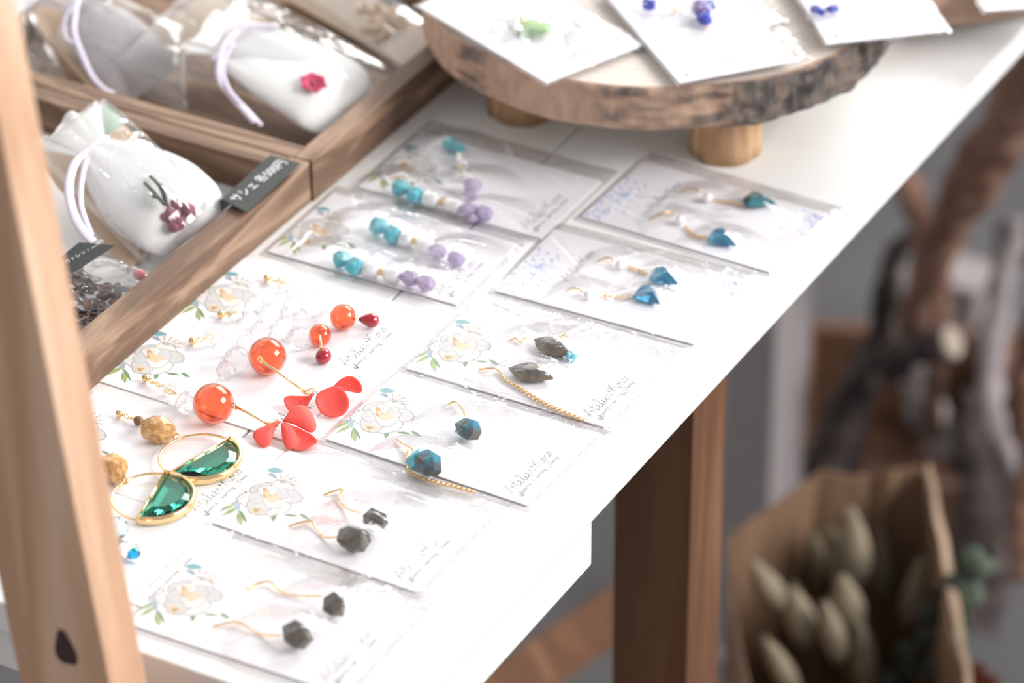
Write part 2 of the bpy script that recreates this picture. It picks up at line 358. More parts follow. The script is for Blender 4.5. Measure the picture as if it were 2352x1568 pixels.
# ------------------------------------------------------------------ table
tb = thing('display_table', (-125, 590, -720), 'white painted plank table with bare wooden legs, carrying the whole display', 'table')
for i, (x0, x1) in enumerate([(15.4, 153.4), (-124.6, 14.6), (-264.6, -125.4), (-404.6, -265.4)]):
    part('plank', MB().box(((x0 + x1) / 2, 590, -7), (x1 - x0, 1636, 14), bev=1.0), 'white_paint', tb)
part('apron', MB().box((142, -138, -25.2), (20, 158, 22), bev=.6), 'white_paint', tb)
part('apron', MB().box((-135, -212, -25.2), (533, 20, 22), bev=.6), 'white_paint', tb)
part('apron', MB().box((-135, 1390, -25.2), (533, 20, 22), bev=.6), 'white_paint', tb)
for x, y in ((96, 121), (-360, 121), (96, 1350), (-360, 1350)):
    part('leg', MB().box((x, y, -367.2), (38, 33, 705.6), bev=1.0), 'leg', tb)
part('brace', MB().tube([DD(1080, 1640, 1560), DD(1500, 1345, 1740)], 20, 4, smooth=False), 'leg', tb)

# ------------------------------------------------------------------ leaning pine frame rail at the near end of the table
Yp = -272.0
a0, a1 = onY(0, 297, Yp), onY(251, 1568, Yp); dr = nrm(a1 - a0)
l0 = onY(0, 1351, Yp); wdt = float(np.dot(a0 + dr * np.dot(l0 - a0, dr) - l0, V3(1, 0, 0)))
perp = V3(dr[2], 0, -dr[0]); perp = perp if perp[0] < 0 else -perp
wd = abs(float(np.dot(l0 - a0, perp)))
tdep = 20.0
tend = a0 + dr * ((-719 - a0[2]) / dr[2]); tst = a0 - dr * 420
ez = thing('pine_frame_rail', (tend[0], Yp + tdep / 2, -720), 'pale orange pine board with a dark knot leaning in front of the table corner', 'board')
Rm = np.stack([-perp, V3(0, 1, 0), np.cross(-perp, V3(0, 1, 0))], 1)
Lr = float(np.linalg.norm(tend - tst))
ctr = (tend + tst) / 2 + perp * wd / 2 + V3(0, tdep / 2, 0)
bdp = part('board', MB().box(ctr, (wd, tdep, Lr), R=Rm, bev=1.2), 'pine', ez)
kc = onY(150, 1490, Yp)
def knot(u, v):
    a = 2 * math.pi * u; r = v * (1 + .15 * math.sin(3 * a))
    return kc + V3(0, -.25 * (1 - v) - .05, 0) + perp * (4.6 * r * math.cos(a)) + dr * (7.5 * r * math.sin(a))
part('knot', MB().grid(lambda u, v: knot(u, .02 + .98 * v), 20, 5), 'knot', bdp, label='dark knot')

# ------------------------------------------------------------------ wooden trays
def tray(name, x0, x1, y0, y1, h, label, bot):
    t = thing(name, ((x0 + x1) / 2, (y0 + y1) / 2, 0), label, 'tray', 'stained wooden display trays'); rw = 10.0
    part('side_rail', MB().box((x1 - rw / 2, (y0 + y1) / 2, h / 2), (rw, y1 - y0, h), bev=.6), 'tray', t)
    part('side_rail', MB().box((x0 + rw / 2, (y0 + y1) / 2, h / 2), (rw, y1 - y0, h), bev=.6), 'tray', t)
    for y in (y0 + rw / 2, y1 - rw / 2):
        part('end_rail', MB().box(((x0 + x1) / 2, y, h / 2 - .1), (x1 - x0 - 2 * rw - .2, rw, h - .2), bev=.6), 'tray_x', t)
    part('tray_bottom', MB().box(((x0 + x1) / 2, (y0 + y1) / 2, 1.8), (x1 - x0 - 2 * rw - .2, y1 - y0 - 2 * rw - .2, 3)), bot, t)
    return t
tray('wooden_tray', -246, -56, -128, 72.6, 20, 'brown stained wooden tray with pale grain, holding two black tags and the berry sachet', 'white_paint')
tray('wooden_tray', -246, -55, 73.4, 262, 20, 'brown stained wooden tray behind the other, holding the sachet with the red flower', 'tray_x')  # dark wood bottom stands in for the shadow inside this tray

# ------------------------------------------------------------------ log slices
def logslice(label, c, r, z0, z1, feet, seed, darkdir, cth=.35, patches=(), name='log_slice_stand'):
    rg = np.random.default_rng(seed); ph = rg.uniform(0, 6.28, 8); c = np.asarray(c, float)
    t = thing(name, (c[0], c[1], 0), label, 'stand', 'bark edged log slices')
    n = 220
    def rad(a): return r * (1 + .012 * math.sin(2 * a + ph[0]) + .010 * math.sin(3 * a + ph[1]) + .005 * math.sin(7 * a + ph[2]) + .003 * math.sin(13 * a + ph[3]))
    def bark_amt(a):
        k = 0.5 + 0.5 * math.tanh(9 * (math.cos(a - darkdir) - cth))
        for (pa, pw_) in patches:
            d_ = (a - pa + math.pi) % (2 * math.pi) - math.pi; k = max(k, .85 * max(0, min(1, 2.2 - abs(d_) / pw_ * 2)))
        return k
    # wood core
    poly = [(c[0] + (rad(a) - 1.6) * math.cos(a), c[1] + (rad(a) - 1.6) * math.sin(a)) for a in np.linspace(0, 2 * math.pi, n, endpoint=False)]
    m, nt, b = newmat('log_end_grain'); tc = N(nt, 'ShaderNodeTexCoord'); sp = N(nt, 'ShaderNodeVectorMath', operation='LENGTH')
    no = N(nt, 'ShaderNodeTexNoise'); no.inputs['Scale'].default_value = 18
    mp = N(nt, 'ShaderNodeMapping'); mp.inputs['Scale'].default_value = (1, 1, 0); nt.links.new(tc.outputs['Object'], mp.inputs['Vector'])
    nt.links.new(mp.outputs['Vector'], sp.inputs[0]); nt.links.new(tc.outputs['Object'], no.inputs['Vector'])
    ma = N(nt, 'ShaderNodeMath', operation='MULTIPLY_ADD'); ma.inputs[1].default_value = .02; nt.links.new(no.outputs['Fac'], ma.inputs[0]); nt.links.new(sp.outputs['Value'], ma.inputs[2])
    mu = N(nt, 'ShaderNodeMath', operation='MULTIPLY'); mu.inputs[1].default_value = 1400; nt.links.new(ma.outputs[0], mu.inputs[0])
    sn = N(nt, 'ShaderNodeMath', operation='SINE'); nt.links.new(mu.outputs[0], sn.inputs[0])
    cr = N(nt, 'ShaderNodeValToRGB'); cr.color_ramp.elements[0].position = 0; cr.color_ramp.elements[0].color = (.60, .53, .47, 1); cr.color_ramp.elements[1].color = (.66, .59, .53, 1)
    mr = N(nt, 'ShaderNodeMapRange'); mr.inputs['From Min'].default_value = -1; nt.links.new(sn.outputs[0], mr.inputs['Value']); nt.links.new(mr.outputs['Result'], cr.inputs['Fac'])
    nt.links.new(cr.outputs['Color'], b.inputs['Base Color']); b.inputs['Roughness'].default_value = .7
    part('wood_disc', MB().prism(poly, z0 + .2, z1), m, t)
    # bark ring: rough plates, attribute mixes bark and bare sapwood
    na, nz = 420, 16; mb = MB(); v = []; bk = []
    lat = rg.normal(size=(64, 10)); lat2 = rg.normal(size=(140, 12))
    def nz2(L, u, w_):
        A, B = L.shape; x = u * A; y = w_ * (B - 1); i = int(x) % A; j = min(int(y), B - 2); fx = x - int(x); fy = y - j
        fx = fx * fx * (3 - 2 * fx)
        return (L[i, j] * (1 - fx) + L[(i + 1) % A, j] * fx) * (1 - fy) + (L[i, j + 1] * (1 - fx) + L[(i + 1) % A, j + 1] * fx) * fy
    for j in range(nz):
        w_ = j / (nz - 1); z = z0 + (z1 - z0 + .3) * w_
        for i in range(na):
            a = 2 * math.pi * i / na; k = bark_amt(a)
            patch = nz2(lat, i / na, w_); kk = max(k if k > .95 else k * max(0, min(1, .55 + .7 * patch)), 0.0)
            rough = nz2(lat2, i / na, w_)
            rr = rad(a) + kk * (1.0 + .9 * rough) + (1 - kk) * .25 * rough + .8 * math.sin(math.pi * w_)
            if j in (0, nz - 1): rr -= .7
            v.append((c[0] + rr * math.cos(a), c[1] + rr * math.sin(a), z)); bk.append(kk)
    for a_i in range(na):
        a = 2 * math.pi * a_i / na; rr = rad(a) - 2.2; v.append((c[0] + rr * math.cos(a), c[1] + rr * math.sin(a), z1 + .25)); bk.append(0)
    for a_i in range(na):
        a = 2 * math.pi * a_i / na; rr = rad(a) - 2.2; v.append((c[0] + rr * math.cos(a), c[1] + rr * math.sin(a), z0)); bk.append(0)
    f = [(j * na + i, j * na + (i + 1) % na, (j + 1) * na + (i + 1) % na, (j + 1) * na + i) for j in range(nz) for i in range(na)]
    lo = (nz + 1) * na
    f += [(lo + i, lo + (i + 1) % na, (i + 1) % na, i) for i in range(na)]
    mb.add(v, f, 0, True)
    m, nt, b = newmat('bark'); at = N(nt, 'ShaderNodeAttribute', attribute_name='bark')
    tc = N(nt, 'ShaderNodeTexCoord'); mp = N(nt, 'ShaderNodeMapping'); mp.inputs['Scale'].default_value = (130, 130, 60); nt.links.new(tc.outputs['Object'], mp.inputs['Vector'])
    no = N(nt, 'ShaderNodeTexNoise'); no.inputs['Scale'].default_value = 1; no.inputs['Detail'].default_value = 6; no.inputs['Roughness'].default_value = .65; nt.links.new(mp.outputs['Vector'], no.inputs['Vector'])
    c1 = N(nt, 'ShaderNodeValToRGB'); e = c1.color_ramp.elements; e[0].position = .36; e[0].color = (.035, .030, .028, 1); e[1].position = .76; e[1].color = (.36, .22, .13, 1)
    x = e.new(.52); x.color = (.13, .108, .10, 1)
    c2 = N(nt, 'ShaderNodeValToRGB'); e = c2.color_ramp.elements; e[0].position = .3; e[0].color = (.38, .235, .17, 1); e[1].position = .6; e[1].color = (.53, .36, .26, 1)
    mx = N(nt, 'ShaderNodeMix', data_type='RGBA'); nt.links.new(no.outputs['Fac'], c1.inputs['Fac']); nt.links.new(no.outputs['Fac'], c2.inputs['Fac'])
    nt.links.new(at.outputs['Fac'], mx.inputs['Factor']); nt.links.new(c2.outputs['Color'], mx.inputs['A']); nt.links.new(c1.outputs['Color'], mx.inputs['B'])
    nt.links.new(mx.outputs['Result'], b.inputs['Base Color']); b.inputs['Roughness'].default_value = .85
    o = part('bark', mb, m, t)
    at_ = o.data.attributes.new('bark', 'FLOAT', 'POINT'); at_.data.foreach_set('value', bk)
    for (fx, fy, fr) in feet:
        mb = MB(); k = 40; pv = []
        for j in range(5):
            z = z0 * j / 4
            for i in range(k):
                a = 2 * math.pi * i / k; rr = fr * (1 + .03 * math.sin(3 * a + fx) + .02 * math.sin(7 * a)) + rg.normal() * .15
                pv.append((fx + rr * math.cos(a), fy + rr * math.sin(a), z))
        mb.add(pv, [(j * k + i, j * k + (i + 1) % k, (j + 1) * k + (i + 1) % k, (j + 1) * k + i) for j in range(4) for i in range(k)] + [tuple(range(k))[::-1], tuple(range(4 * k, 5 * k))], 0, True)
        part('foot', mb, M['foot_wood'], t)
    return t
M['foot_wood'] = wood('log_foot_wood', [(0.0, (.30, .17, .09)), (.5, (.52, .33, .19)), (1.0, (.64, .45, .29))], 'Z', 30, 160, 1.2, rough=.8)
logslice('round log slice on short log feet, smooth tan bark turning dark and rough', (22, 246), 104, 28, 48.5, [(80.5, 200, 16.2), (-15, 187, 15), (0, 294, 15)], 3, math.radians(-10), .66, [(math.radians(-70), .13), (math.radians(-113), .1)])
logslice('pale log slice at the back of the table behind the round one', (52, 440), 128, 8, 27, [(110, 380, 14), (0, 380, 14), (52, 520, 14)], 9, math.radians(120))

# ------------------------------------------------------------------ printed artwork shared by the cards (card frame, mm: u along, v across)
def leaf_poly(a, b, wd_, n=9):
    a, b = np.array(a, float), np.array(b, float); d = b - a; p = np.array([-d[1], d[0]]) / (np.linalg.norm(d) + 1e-9); out = []
    for t in np.linspace(0, 1, n): out.append(a + d * t + p * wd_ * math.sin(math.pi * t ** .8))
    for t in np.linspace(1, 0, n)[1:-1]: out.append(a + d * t - p * wd_ * math.sin(math.pi * t ** .8) * .8)
    return out
def blob(c, r, n=18, wob=.12, sd=0, asp=1.0, rot=0):
    rg = np.random.default_rng(sd); p1, p2 = rg.uniform(0, 6.28, 2); out = []
    for a in np.linspace(0, 2 * math.pi, n, endpoint=False):
        rr = r * (1 + wob * math.sin(3 * a + p1) + wob * .6 * math.sin(5 * a + p2)); x, y = rr * math.cos(a), rr * asp * math.sin(a)
        out.append((c[0] + x * math.cos(rot) - y * math.sin(rot), c[1] + x * math.sin(rot) + y * math.cos(rot)))
    return out
def strokes_to(mb, lines, wd_, z, mi=0):
    for ln in lines:
        ln = [np.array(p, float) for p in ln]
        for i in range(len(ln) - 1):
            d = ln[i + 1] - ln[i]; L_ = np.linalg.norm(d)
            if L_ < 1e-6: continue
            d /= L_; p = np.array([-d[1], d[0]]) * wd_ / 2; e = d * wd_ * .3
            q = [ln[i] - p - e, ln[i + 1] - p + e, ln[i + 1] + p + e, ln[i] + p - e]
            mb.add([(a[0], a[1], z) for a in q], [(0, 1, 2, 3)], mi)
PRM = ['pr_petal', 'pr_petal2', 'pr_line', 'pr_cream', 'pr_peach', 'pr_tan', 'pr_green', 'pr_lime', 'pr_teal', 'pr_grey', 'pr_dark']
def floral_mb():
    mb = MB(); lay = [0]
    def put(poly, mi):
        lay[0] += 1; z = .02 + lay[0] * .0022
        mb.fan(np.array([(x, y, z) for x, y in poly]), mi)
    put(leaf_poly((0, 39.5), (6.5, 42), 2.0), 8); put(leaf_poly((1.5, 38), (6, 36.5), 1.2), 9)
    put(leaf_poly((14.5, 33), (23, 30), 1.3), 6); put(leaf_poly((17, 30), (23.5, 27.5), 1.5), 9)
    put(leaf_poly((26.5, 21), (32, 19.5), .9), 6); put(leaf_poly((22, 17.5), (27, 19.5), .8), 6); put(leaf_poly((18.3, 16), (20.5, 11.5), 1.1), 6)
    put(leaf_poly((2, 15), (-1, 8), 1.0), 7); put(leaf_poly((3.5, 13), (1.5, 5), 1.2), 7); put(leaf_poly((6, 10), (11.5, 3.5), 1.3), 7); put(leaf_poly((5, 12), (12.5, 6), .8), 6)
    put(leaf_poly((1.0, 16), (5, 11), 1.2), 9); put(leaf_poly((3, 19), (0.2, 13.5), .9), 9)
    put(leaf_poly((0, 21), (3, 17), .6), 10); put(leaf_poly((0.5, 24), (2.2, 19), .5), 10)
    # peony petals
    pc = np.array([10.5, 24.5])
    for i, (dx, dy, r_) in enumerate([(-5, -4.5, 5), (-4.5, 3, 4.6), (1, 7, 5), (6.5, 3.5, 5), (6, -4.5, 5.2), (0.5, -7, 5)]):
        b_ = blob(pc + (dx, dy), r_, sd=i, wob=.09); put([(pc[0] + dx + (x - pc[0] - dx) * 1.09, pc[1] + dy + (y - pc[1] - dy) * 1.09) for x, y in b_], 2); put(b_, 0 if i % 2 else 1)
    for i, (dx, dy, r_) in enumerate([(-3, -2, 4), (3.5, -1.5, 4.3), (2.2, 3.5, 4), (-2.5, 3, 3.6)]):
        b_ = blob(pc + (dx, dy), r_, sd=20 + i, wob=.1); put([(pc[0] + dx + (x - pc[0] - dx) * 1.08, pc[1] + dy + (y - pc[1] - dy) * 1.08) for x, y in b_], 2); put(b_, 1 if i % 2 else 0)
    put(blob(pc + (1.5, .2), 3.4, sd=31, asp=.8), 3); put(blob(pc + (-2.2, 1.6), 1.3, sd=33, asp=2.6, rot=.75), 4); put(blob(pc + (-1.5, 1.2), 1.0, sd=34, asp=2.4, rot=.75), 3)
    for k in range(7):
        q = pc + (-2.9 + .2 * k, -1.0 + .85 * k); put(blob(q, .32, n=6), 4)
    # small tan flower and sprig
    put(blob((11, 14.8), 2.4, sd=41, wob=.22), 3); put(blob((11, 14.8), 1.2, sd=42, wob=.3), 5)
    z = .02 + lay[0] * .0022 + .004
    for a in np.linspace(.2, 2.6, 6):
        tip = (9.5 + 6.5 * math.cos(a), 35 + 6.0 * math.sin(a)); strokes_to(mb, [[(9.5, 35), tip]], .16, z, 5)
        for t in (.6, .8, 1): 
            x, y = 9.5 + (tip[0] - 9.5) * t, 35 + (tip[1] - 35) * t
            strokes_to(mb, [[(x, y), (x + 1.1 * math.cos(a + .8), y + 1.1 * math.sin(a + .8))], [(x, y), (x + 1.1 * math.cos(a - .8), y + 1.1 * math.sin(a - .8))]], .14, z, 5)
    for (a, b) in [((3, 16), (9, 4.5)), ((20, 18), (31, 19)), ((2, 20), (-.5, 8))]: strokes_to(mb, [[a, b]], .14, z, 6)
    return mb
CURS = {'A': ([[(0, 0), (.25, .5), (.55, 1.0), (.62, .5), (.68, 0)], [(-.05, .3), (.3, .42), (.95, .4)]], .95), 't': ([[(.18, .95), (.06, .3), (.1, .02), (.32, .15)], [(-.12, .62), (.36, .68)]], .36),
        'e': ([[(0, .12), (.2, .3), (.24, .48), (.1, .46), (.05, .15), (.18, 0), (.4, .15)]], .4), 'l': ([[(0, .12), (.2, .6), (.24, .98), (.12, .9), (.08, .3), (.14, 0), (.32, .12)]], .32),
        'i': ([[(0, .12), (.1, .45), (.08, .06), (.3, .12)], [(.16, .66), (.2, .72)]], .3), 'r': ([[(0, .12), (.1, .48), (.24, .4), (.22, .08), (.42, .12)]], .42),
        '*': ([[(.1, .5), (.3, .5)], [(.15, .38), (.25, .62)], [(.25, .38), (.15, .62)]], .42), 'K': ([[(.12, 1.0), (.02, 0)], [(.62, 1.0), (.08, .45), (.3, .42), (.62, 0), (.75, .12)]], .76),
        'o': ([[(.12, .4), (0, .2), (.1, 0), (.26, .15), (.22, .4), (.12, .4), (.3, .36), (.42, .3)]], .42), 'c': ([[(.3, .38), (.16, .44), (.03, .22), (.12, 0), (.36, .12)]], .38)}
def cursive(mb, text, o, ex, ey, wd_, z, mi=0):
    x = 0.0; o, ex, ey = [np.array(a, float) for a in (o, ex, ey)]
    for ch in text:
        ls, adv = CURS[ch]
        for ln in ls:
            sm = spline([(p[0], p[1], 0) for p in ln], 5) if len(ln) > 2 else [np.array((*p, 0)) for p in ln]
            strokes_to(mb, [[o + ex * (x + p[0]) + ey * p[1] for p in sm]], wd_, z, mi)
        x += adv
    return x
def text_mesh_2d(body):
    c = bpy.data.curves.new('t', 'FONT'); c.body = body; o = bpy.data.objects.new('t', c); col.objects.link(o)
    dg = bpy.context.evaluated_depsgraph_get(); dg.update(); me = bpy.data.meshes.new_from_object(o.evaluated_get(dg))
    v = np.array([q.co[:2] for q in me.vertices]); f = [tuple(p.vertices) for p in me.polygons]
    bpy.data.objects.remove(o); bpy.data.curves.remove(c); bpy.data.meshes.remove(me); return v, f
def put_text(mb, body, o, ex, ey, length, n_off, mi=0, hscale=1.0):
    v, f = text_mesh_2d(body); v = v - v.min(0); s_ = length / v[:, 0].max()
    o, ex, ey = [np.asarray(a, float) for a in (o, ex, ey)]; n = nrm(np.cross(ex, ey))
    mb.add([o + ex * (p[0] * s_) + ey * (p[1] * s_ * hscale) + n * n_off for p in v], f, mi)
def lettering_mb():
    mb = MB(); wtot = sum(CURS[c][1] for c in 'Atelier*Koco'); s_ = 32.0 / wtot
    cursive(mb, 'Atelier*Koco', (82.5, 4, 0)[:2], (0, s_), (-5.6, 0), .22, .03)
    v0 = [(86.6, 3.6)]
    # three tick boxes and words: ticked pierce, earring, 2way
    x = 4.0
    for i, (wd_, ln) in enumerate([('pierce', 7.0), ('earring', 8.2), ('2way', 6.0)]):
        b = [(86.6, x), (84.9, x), (84.9, x + 1.7), (86.6, x + 1.7), (86.6, x)]; strokes_to(mb, [b], .16, .03)
        if i == 0: strokes_to(mb, [[(85.4, x + .1), (86.9, x + .9), (83.6, x + 2.3)]], .42, .031)
        put_text(mb, wd_, (86.5, x + 2.3, .03), (0, 1, 0), (-1, 0, 0), ln, 0); x += ln + 3.3
    return mb
def blue_mb():
    mb = MB(); rg = np.random.default_rng(5); z = .03
    for k in range(150):
        u, v = abs(rg.normal(0, 8)), rg.uniform(0, 42) * (1 - .3 * rg.random())
        r_ = rg.uniform(.25, .9); mb.fan(np.array([(x, y, z + k * 1e-4) for x, y in blob((u + .6, v + 1), r_, n=8, wob=.25, sd=k, asp=rg.uniform(.4, 1), rot=rg.uniform(0, 3))]), int(rg.integers(0, 2)))
    for k in range(34):
        u, v = 90 - abs(rg.normal(0, 4)), 52 - abs(rg.normal(0, 11)); r_ = rg.uniform(.25, .8)
        mb.fan(np.array([(x, y, z + .02 + k * 1e-4) for x, y in blob((u, v), r_, n=8, wob=.25, sd=200 + k)]), int(rg.integers(0, 2)))
    return mb
def blue_letter_mb():
    mb = MB(); wtot = sum(CURS[c][1] for c in 'Atelier*Koco'); s_ = 26.0 / wtot
    cursive(mb, 'Atelier*Koco', (24, 20), (0, s_), (-4.6, 0), .24, .03)
    put_text(mb, 'ピアス', (80, 33, .03), (0, 1, 0), (-1, 0, 0), 6, 0)
    return mb
FLORAL, LETTER, BLUE, BLUEL = floral_mb(), lettering_mb(), blue_mb(), blue_letter_mb()
Z0 = np.zeros(3)
CARD_MESH = MB().box((45.5, 27.5, 0), (91, 55, .45)).mesh('card_sheet', 'paper', Z0)
FLORAL_MESH = FLORAL.mesh('floral_print', PRM, Z0); LETTER_MESH = LETTER.mesh('lettering', 'ink', Z0); LETTER_SOFT = LETTER.mesh('lettering', 'ink_soft', Z0)
BLUE_MESH = BLUE.mesh('blue_print', ['pr_blue', 'pr_blue2'], Z0); BLUEL_MESH = BLUEL.mesh('lettering', 'ink_soft', Z0)
def card(c0, ang, z, kind, label, group, tilt=None, soft=True):
    """c0: the card's corner (u=0, v=0) in the table frame, z its underside"""
    r = bpy.data.objects.new('earring_card', None); col.objects.link(r); r.empty_display_size = .01
    r.location = (c0[0] / 1000, c0[1] / 1000, (z + TZ) / 1000); r.rotation_euler = (tilt[0] if tilt else 0, tilt[1] if tilt else 0, ang)
    r['label'] = label; r['category'] = 'card'; r['group'] = group
    def ch(nm, me, dz, sc=1.0):
        o = bpy.data.objects.new(nm, me); col.objects.link(o); o.parent = r; o.location = (0, 0, dz / 1000); o.scale = (sc, sc, sc if nm == 'card_sheet' else 1); return o
    ch('card_sheet', CARD_MESH, .25)
    if kind == 'floral': ch('floral_print', FLORAL_MESH, .475); ch('lettering', LETTER_SOFT if soft else LETTER_MESH, .475)
    elif kind == 'blue': ch('blue_print', BLUE_MESH, .475); ch('lettering', BLUEL_MESH, .475)
    else: ch('lettering', LETTER_SOFT, .475)
    return r

# ------------------------------------------------------------------ clear sleeves: film sheet draped over card and earrings
def sleeve(c0, ang, z, bumps, label, group, seed, u0=-2.5, u1=93.5, v0=-3.5, v1=67, crumple=1.6, mat='film', pts_world=True, tilt=None, cr_n=16):
    rg = np.random.default_rng(seed); ca_, sa_ = math.cos(ang), math.sin(ang)
    Bl = []
    for b in bumps:
        d = np.asarray(b[0][:2], float) - np.asarray(c0[:2], float); Bl.append((d[0] * ca_ + d[1] * sa_, -d[0] * sa_ + d[1] * ca_, b[1]))
    cre = []
    for k in range(cr_n):
        if Bl and k % 2 == 0:
            b = Bl[rg.integers(len(Bl))]; p = np.array(b[:2]) + rg.normal(0, 4, 2)
        else: p = np.array([rg.uniform(u0, u1), rg.uniform(v0, v1)])
        a = rg.uniform(0, 6.28); L_ = rg.uniform(14, 42); q = p + L_ * np.array([math.cos(a), math.sin(a)])
        cre.append((p, q, rg.uniform(.3, 1.0), rg.uniform(1.0, 2.2)))
    for k in range(int(9 * crumple)):
        u = rg.uniform(u0, u1); p = np.array([u, rg.uniform(54, v1)]); a = rg.normal(0, .35) + (0 if rg.random() < .7 else 1.2); q = p + rg.uniform(8, 28) * np.array([math.cos(a), math.sin(a)])
        cre.append((p, q, rg.uniform(.6, 1.6), rg.uniform(.9, 2.0)))
    nu, nv = 78, 58; U = np.linspace(u0, u1, nu); Vv = np.linspace(v0, v1, nv); UU, VV = np.meshgrid(U, Vv)
    h = np.full(UU.shape, .95)
    for (bu, bv, bh) in Bl:
        d = np.hypot(UU - bu, VV - bv); h = np.maximum(h, .95 + (bh + .5) * np.where(d < 3, 1 - .01 * d, np.maximum(0, .97 - (d - 3) / (9 + bh * 1.5))))
    for _ in range(2):
        hp = np.pad(h, 1, mode='edge'); h = np.maximum(h * .6 + .4 * (hp[:-2, 1:-1] + hp[2:, 1:-1] + hp[1:-1, :-2] + hp[1:-1, 2:]) / 4, h * .9)
    for p, q, am, wd_ in cre:
        d = q - p; L2 = d @ d; t = np.clip(((UU - p[0]) * d[0] + (VV - p[1]) * d[1]) / L2, 0, 1)
        ds = np.hypot(UU - p[0] - t * d[0], VV - p[1] - t * d[1]); h = h + am * np.maximum(0, 1 - ds / wd_) * np.sin(math.pi * np.clip(t, .02, .98)) ** .5
    eg = np.minimum(np.minimum(UU - u0, u1 - UU), np.minimum(VV - v0, v1 - VV)); h = .2 + (h - .2) * np.clip(eg / 2.6, 0, 1)
    h = np.maximum(h, .2)
    top = np.stack([UU, VV, h], -1).reshape(-1, 3); bot = np.stack([UU, VV, np.full(UU.shape, .06)], -1).reshape(-1, 3)
    f = [(j * nu + i, j * nu + i + 1, (j + 1) * nu + i + 1, (j + 1) * nu + i) for j in range(nv - 1) for i in range(nu - 1)]
    k = nu * nv; b = [i for i in range(nu)] + [j * nu + nu - 1 for j in range(1, nv)] + [(nv - 1) * nu + i for i in range(nu - 2, -1, -1)] + [j * nu for j in range(nv - 2, 0, -1)]
    mb = MB(); mb.add(np.vstack([top, bot[[0, nu - 1, nu * nv - 1, nu * (nv - 1)]]]), f + [(k + 3, k + 2, k + 1, k)], 0, False)
    r = bpy.data.objects.new('clear_sleeve', mb.mesh('clear_sleeve', mat, Z0)); col.objects.link(r)
    r.location = (c0[0] / 1000, c0[1] / 1000, (z + TZ) / 1000); r.rotation_euler = (tilt[0] if tilt else 0, tilt[1] if tilt else 0, ang)
    r['label'] = label; r['category'] = 'sleeve'; r['group'] = group
    return r

# ------------------------------------------------------------------ jewellery pieces
def chain_mb(pts, r=.75, wire=.22):
    pts = spline(pts, 10); mb = MB(); L_ = 0; seg = []
    for i in range(len(pts) - 1): seg.append(np.linalg.norm(pts[i + 1] - pts[i]))
    tot = sum(seg); n = max(2, int(tot / (r * 1.45))); acc = np.concatenate([[0], np.cumsum(seg)])
    for k in range(n):
        s_ = tot * (k + .5) / n; i = min(int(np.searchsorted(acc, s_)) - 1, len(seg) - 1); i = max(i, 0)
        t = (s_ - acc[i]) / max(seg[i], 1e-9); p = pts[i] + (pts[i + 1] - pts[i]) * t; d = nrm(pts[i + 1] - pts[i])
        up = V3(0, 0, 1) if k % 2 else nrm(np.cross(d, V3(0, 0, 1))); up = nrm(up - d * (up @ d))
        mb.ring(p, r, wire, (d * 1.25, up * .8 + V3(0, 0, .25)), 10, 5)
    return mb
def faceted(c, outline, ht, hb, table=.55, ax=(1, 0), mid=.0):
    """convex cut stone lying flat: outline in its own plane, axis ax"""
    ax = nrm(V3(ax[0], ax[1], 0)); ay = V3(-ax[1], ax[0], 0); pts = []
    cen = np.mean(outline, axis=0)
    for (x, y) in outline:
        pts.append(c + ax * x + ay * y + V3(0, 0, hb)); pts.append(c + ax * x + ay * y + V3(0, 0, hb * .7))
        q = cen + (np.array([x, y]) - cen) * table; pts.append(c + ax * q[0] + ay * q[1] + V3(0, 0, hb + ht))
        q = cen + (np.array([x, y]) - cen) * .6; pts.append(c + ax * q[0] + ay * q[1])
    return MB().hull(pts)
def rock(c, dims, seed, ax=(1, 0), n=16):
    rg = np.random.default_rng(seed); ax = nrm(V3(ax[0], ax[1], 0)); ay = V3(-ax[1], ax[0], 0); pts = []
    for k in range(n):
        z = 1 - 2 * (k + .5) / n; a = k * 2.399 + rg.uniform(-.3, .3); r_ = math.sqrt(1 - z * z)
        q = np.array([r_ * math.cos(a), r_ * math.sin(a), z]) * rg.uniform(.88, 1.1)
        pts.append(c + ax * q[0] * dims[0] + ay * q[1] * dims[1] + V3(0, 0, 1) * q[2] * dims[2])
    return MB().hull(pts)
def facet_bead(c, r, n=9, m=6, rot=0.0, axes=None):
    mb = MB(); mb.sphere(c, r, n, m, axes=axes, smooth=False); return mb
def hookwire(parent, pts_px, zs, wire=.45, z_base=1.0):
    pts = [P(x, y, z) for (x, y), z in zip(pts_px, zs)]; part('ear_wire', MB().tube(spline(pts, 8), wire, 7), 'gold', parent)
def pz(px, py, r, zc): return P(px, py, zc + r)
def cupped_petal(c, dirv, size, cup, side=1, lift=0.2, width=.75, thick=.55, nrm_up=(0, 0, 1)):
    d = nrm(dirv); up = nrm(np.asarray(nrm_up, float)); sdv = nrm(np.cross(d, up)); up = np.cross(sdv, d)
    def fn(u, v):
        t = v; w_ = (math.sin(math.pi * min(1, t ** .75 * .93 + .035))) * width * size * .62
        s_ = (u - .5) * 2; x = s_ * w_
        ang = s_ * cup; rad_ = max(w_, .3) / max(cup, .05)
        return np.asarray(c) + d * (t * size) + sdv * (rad_ * math.sin(ang)) + up * (rad_ * (1 - math.cos(ang)) * side + lift * size * math.sin(t * 2.0) * .5)
    return MB().grid(fn, 15, 14, thick=thick)
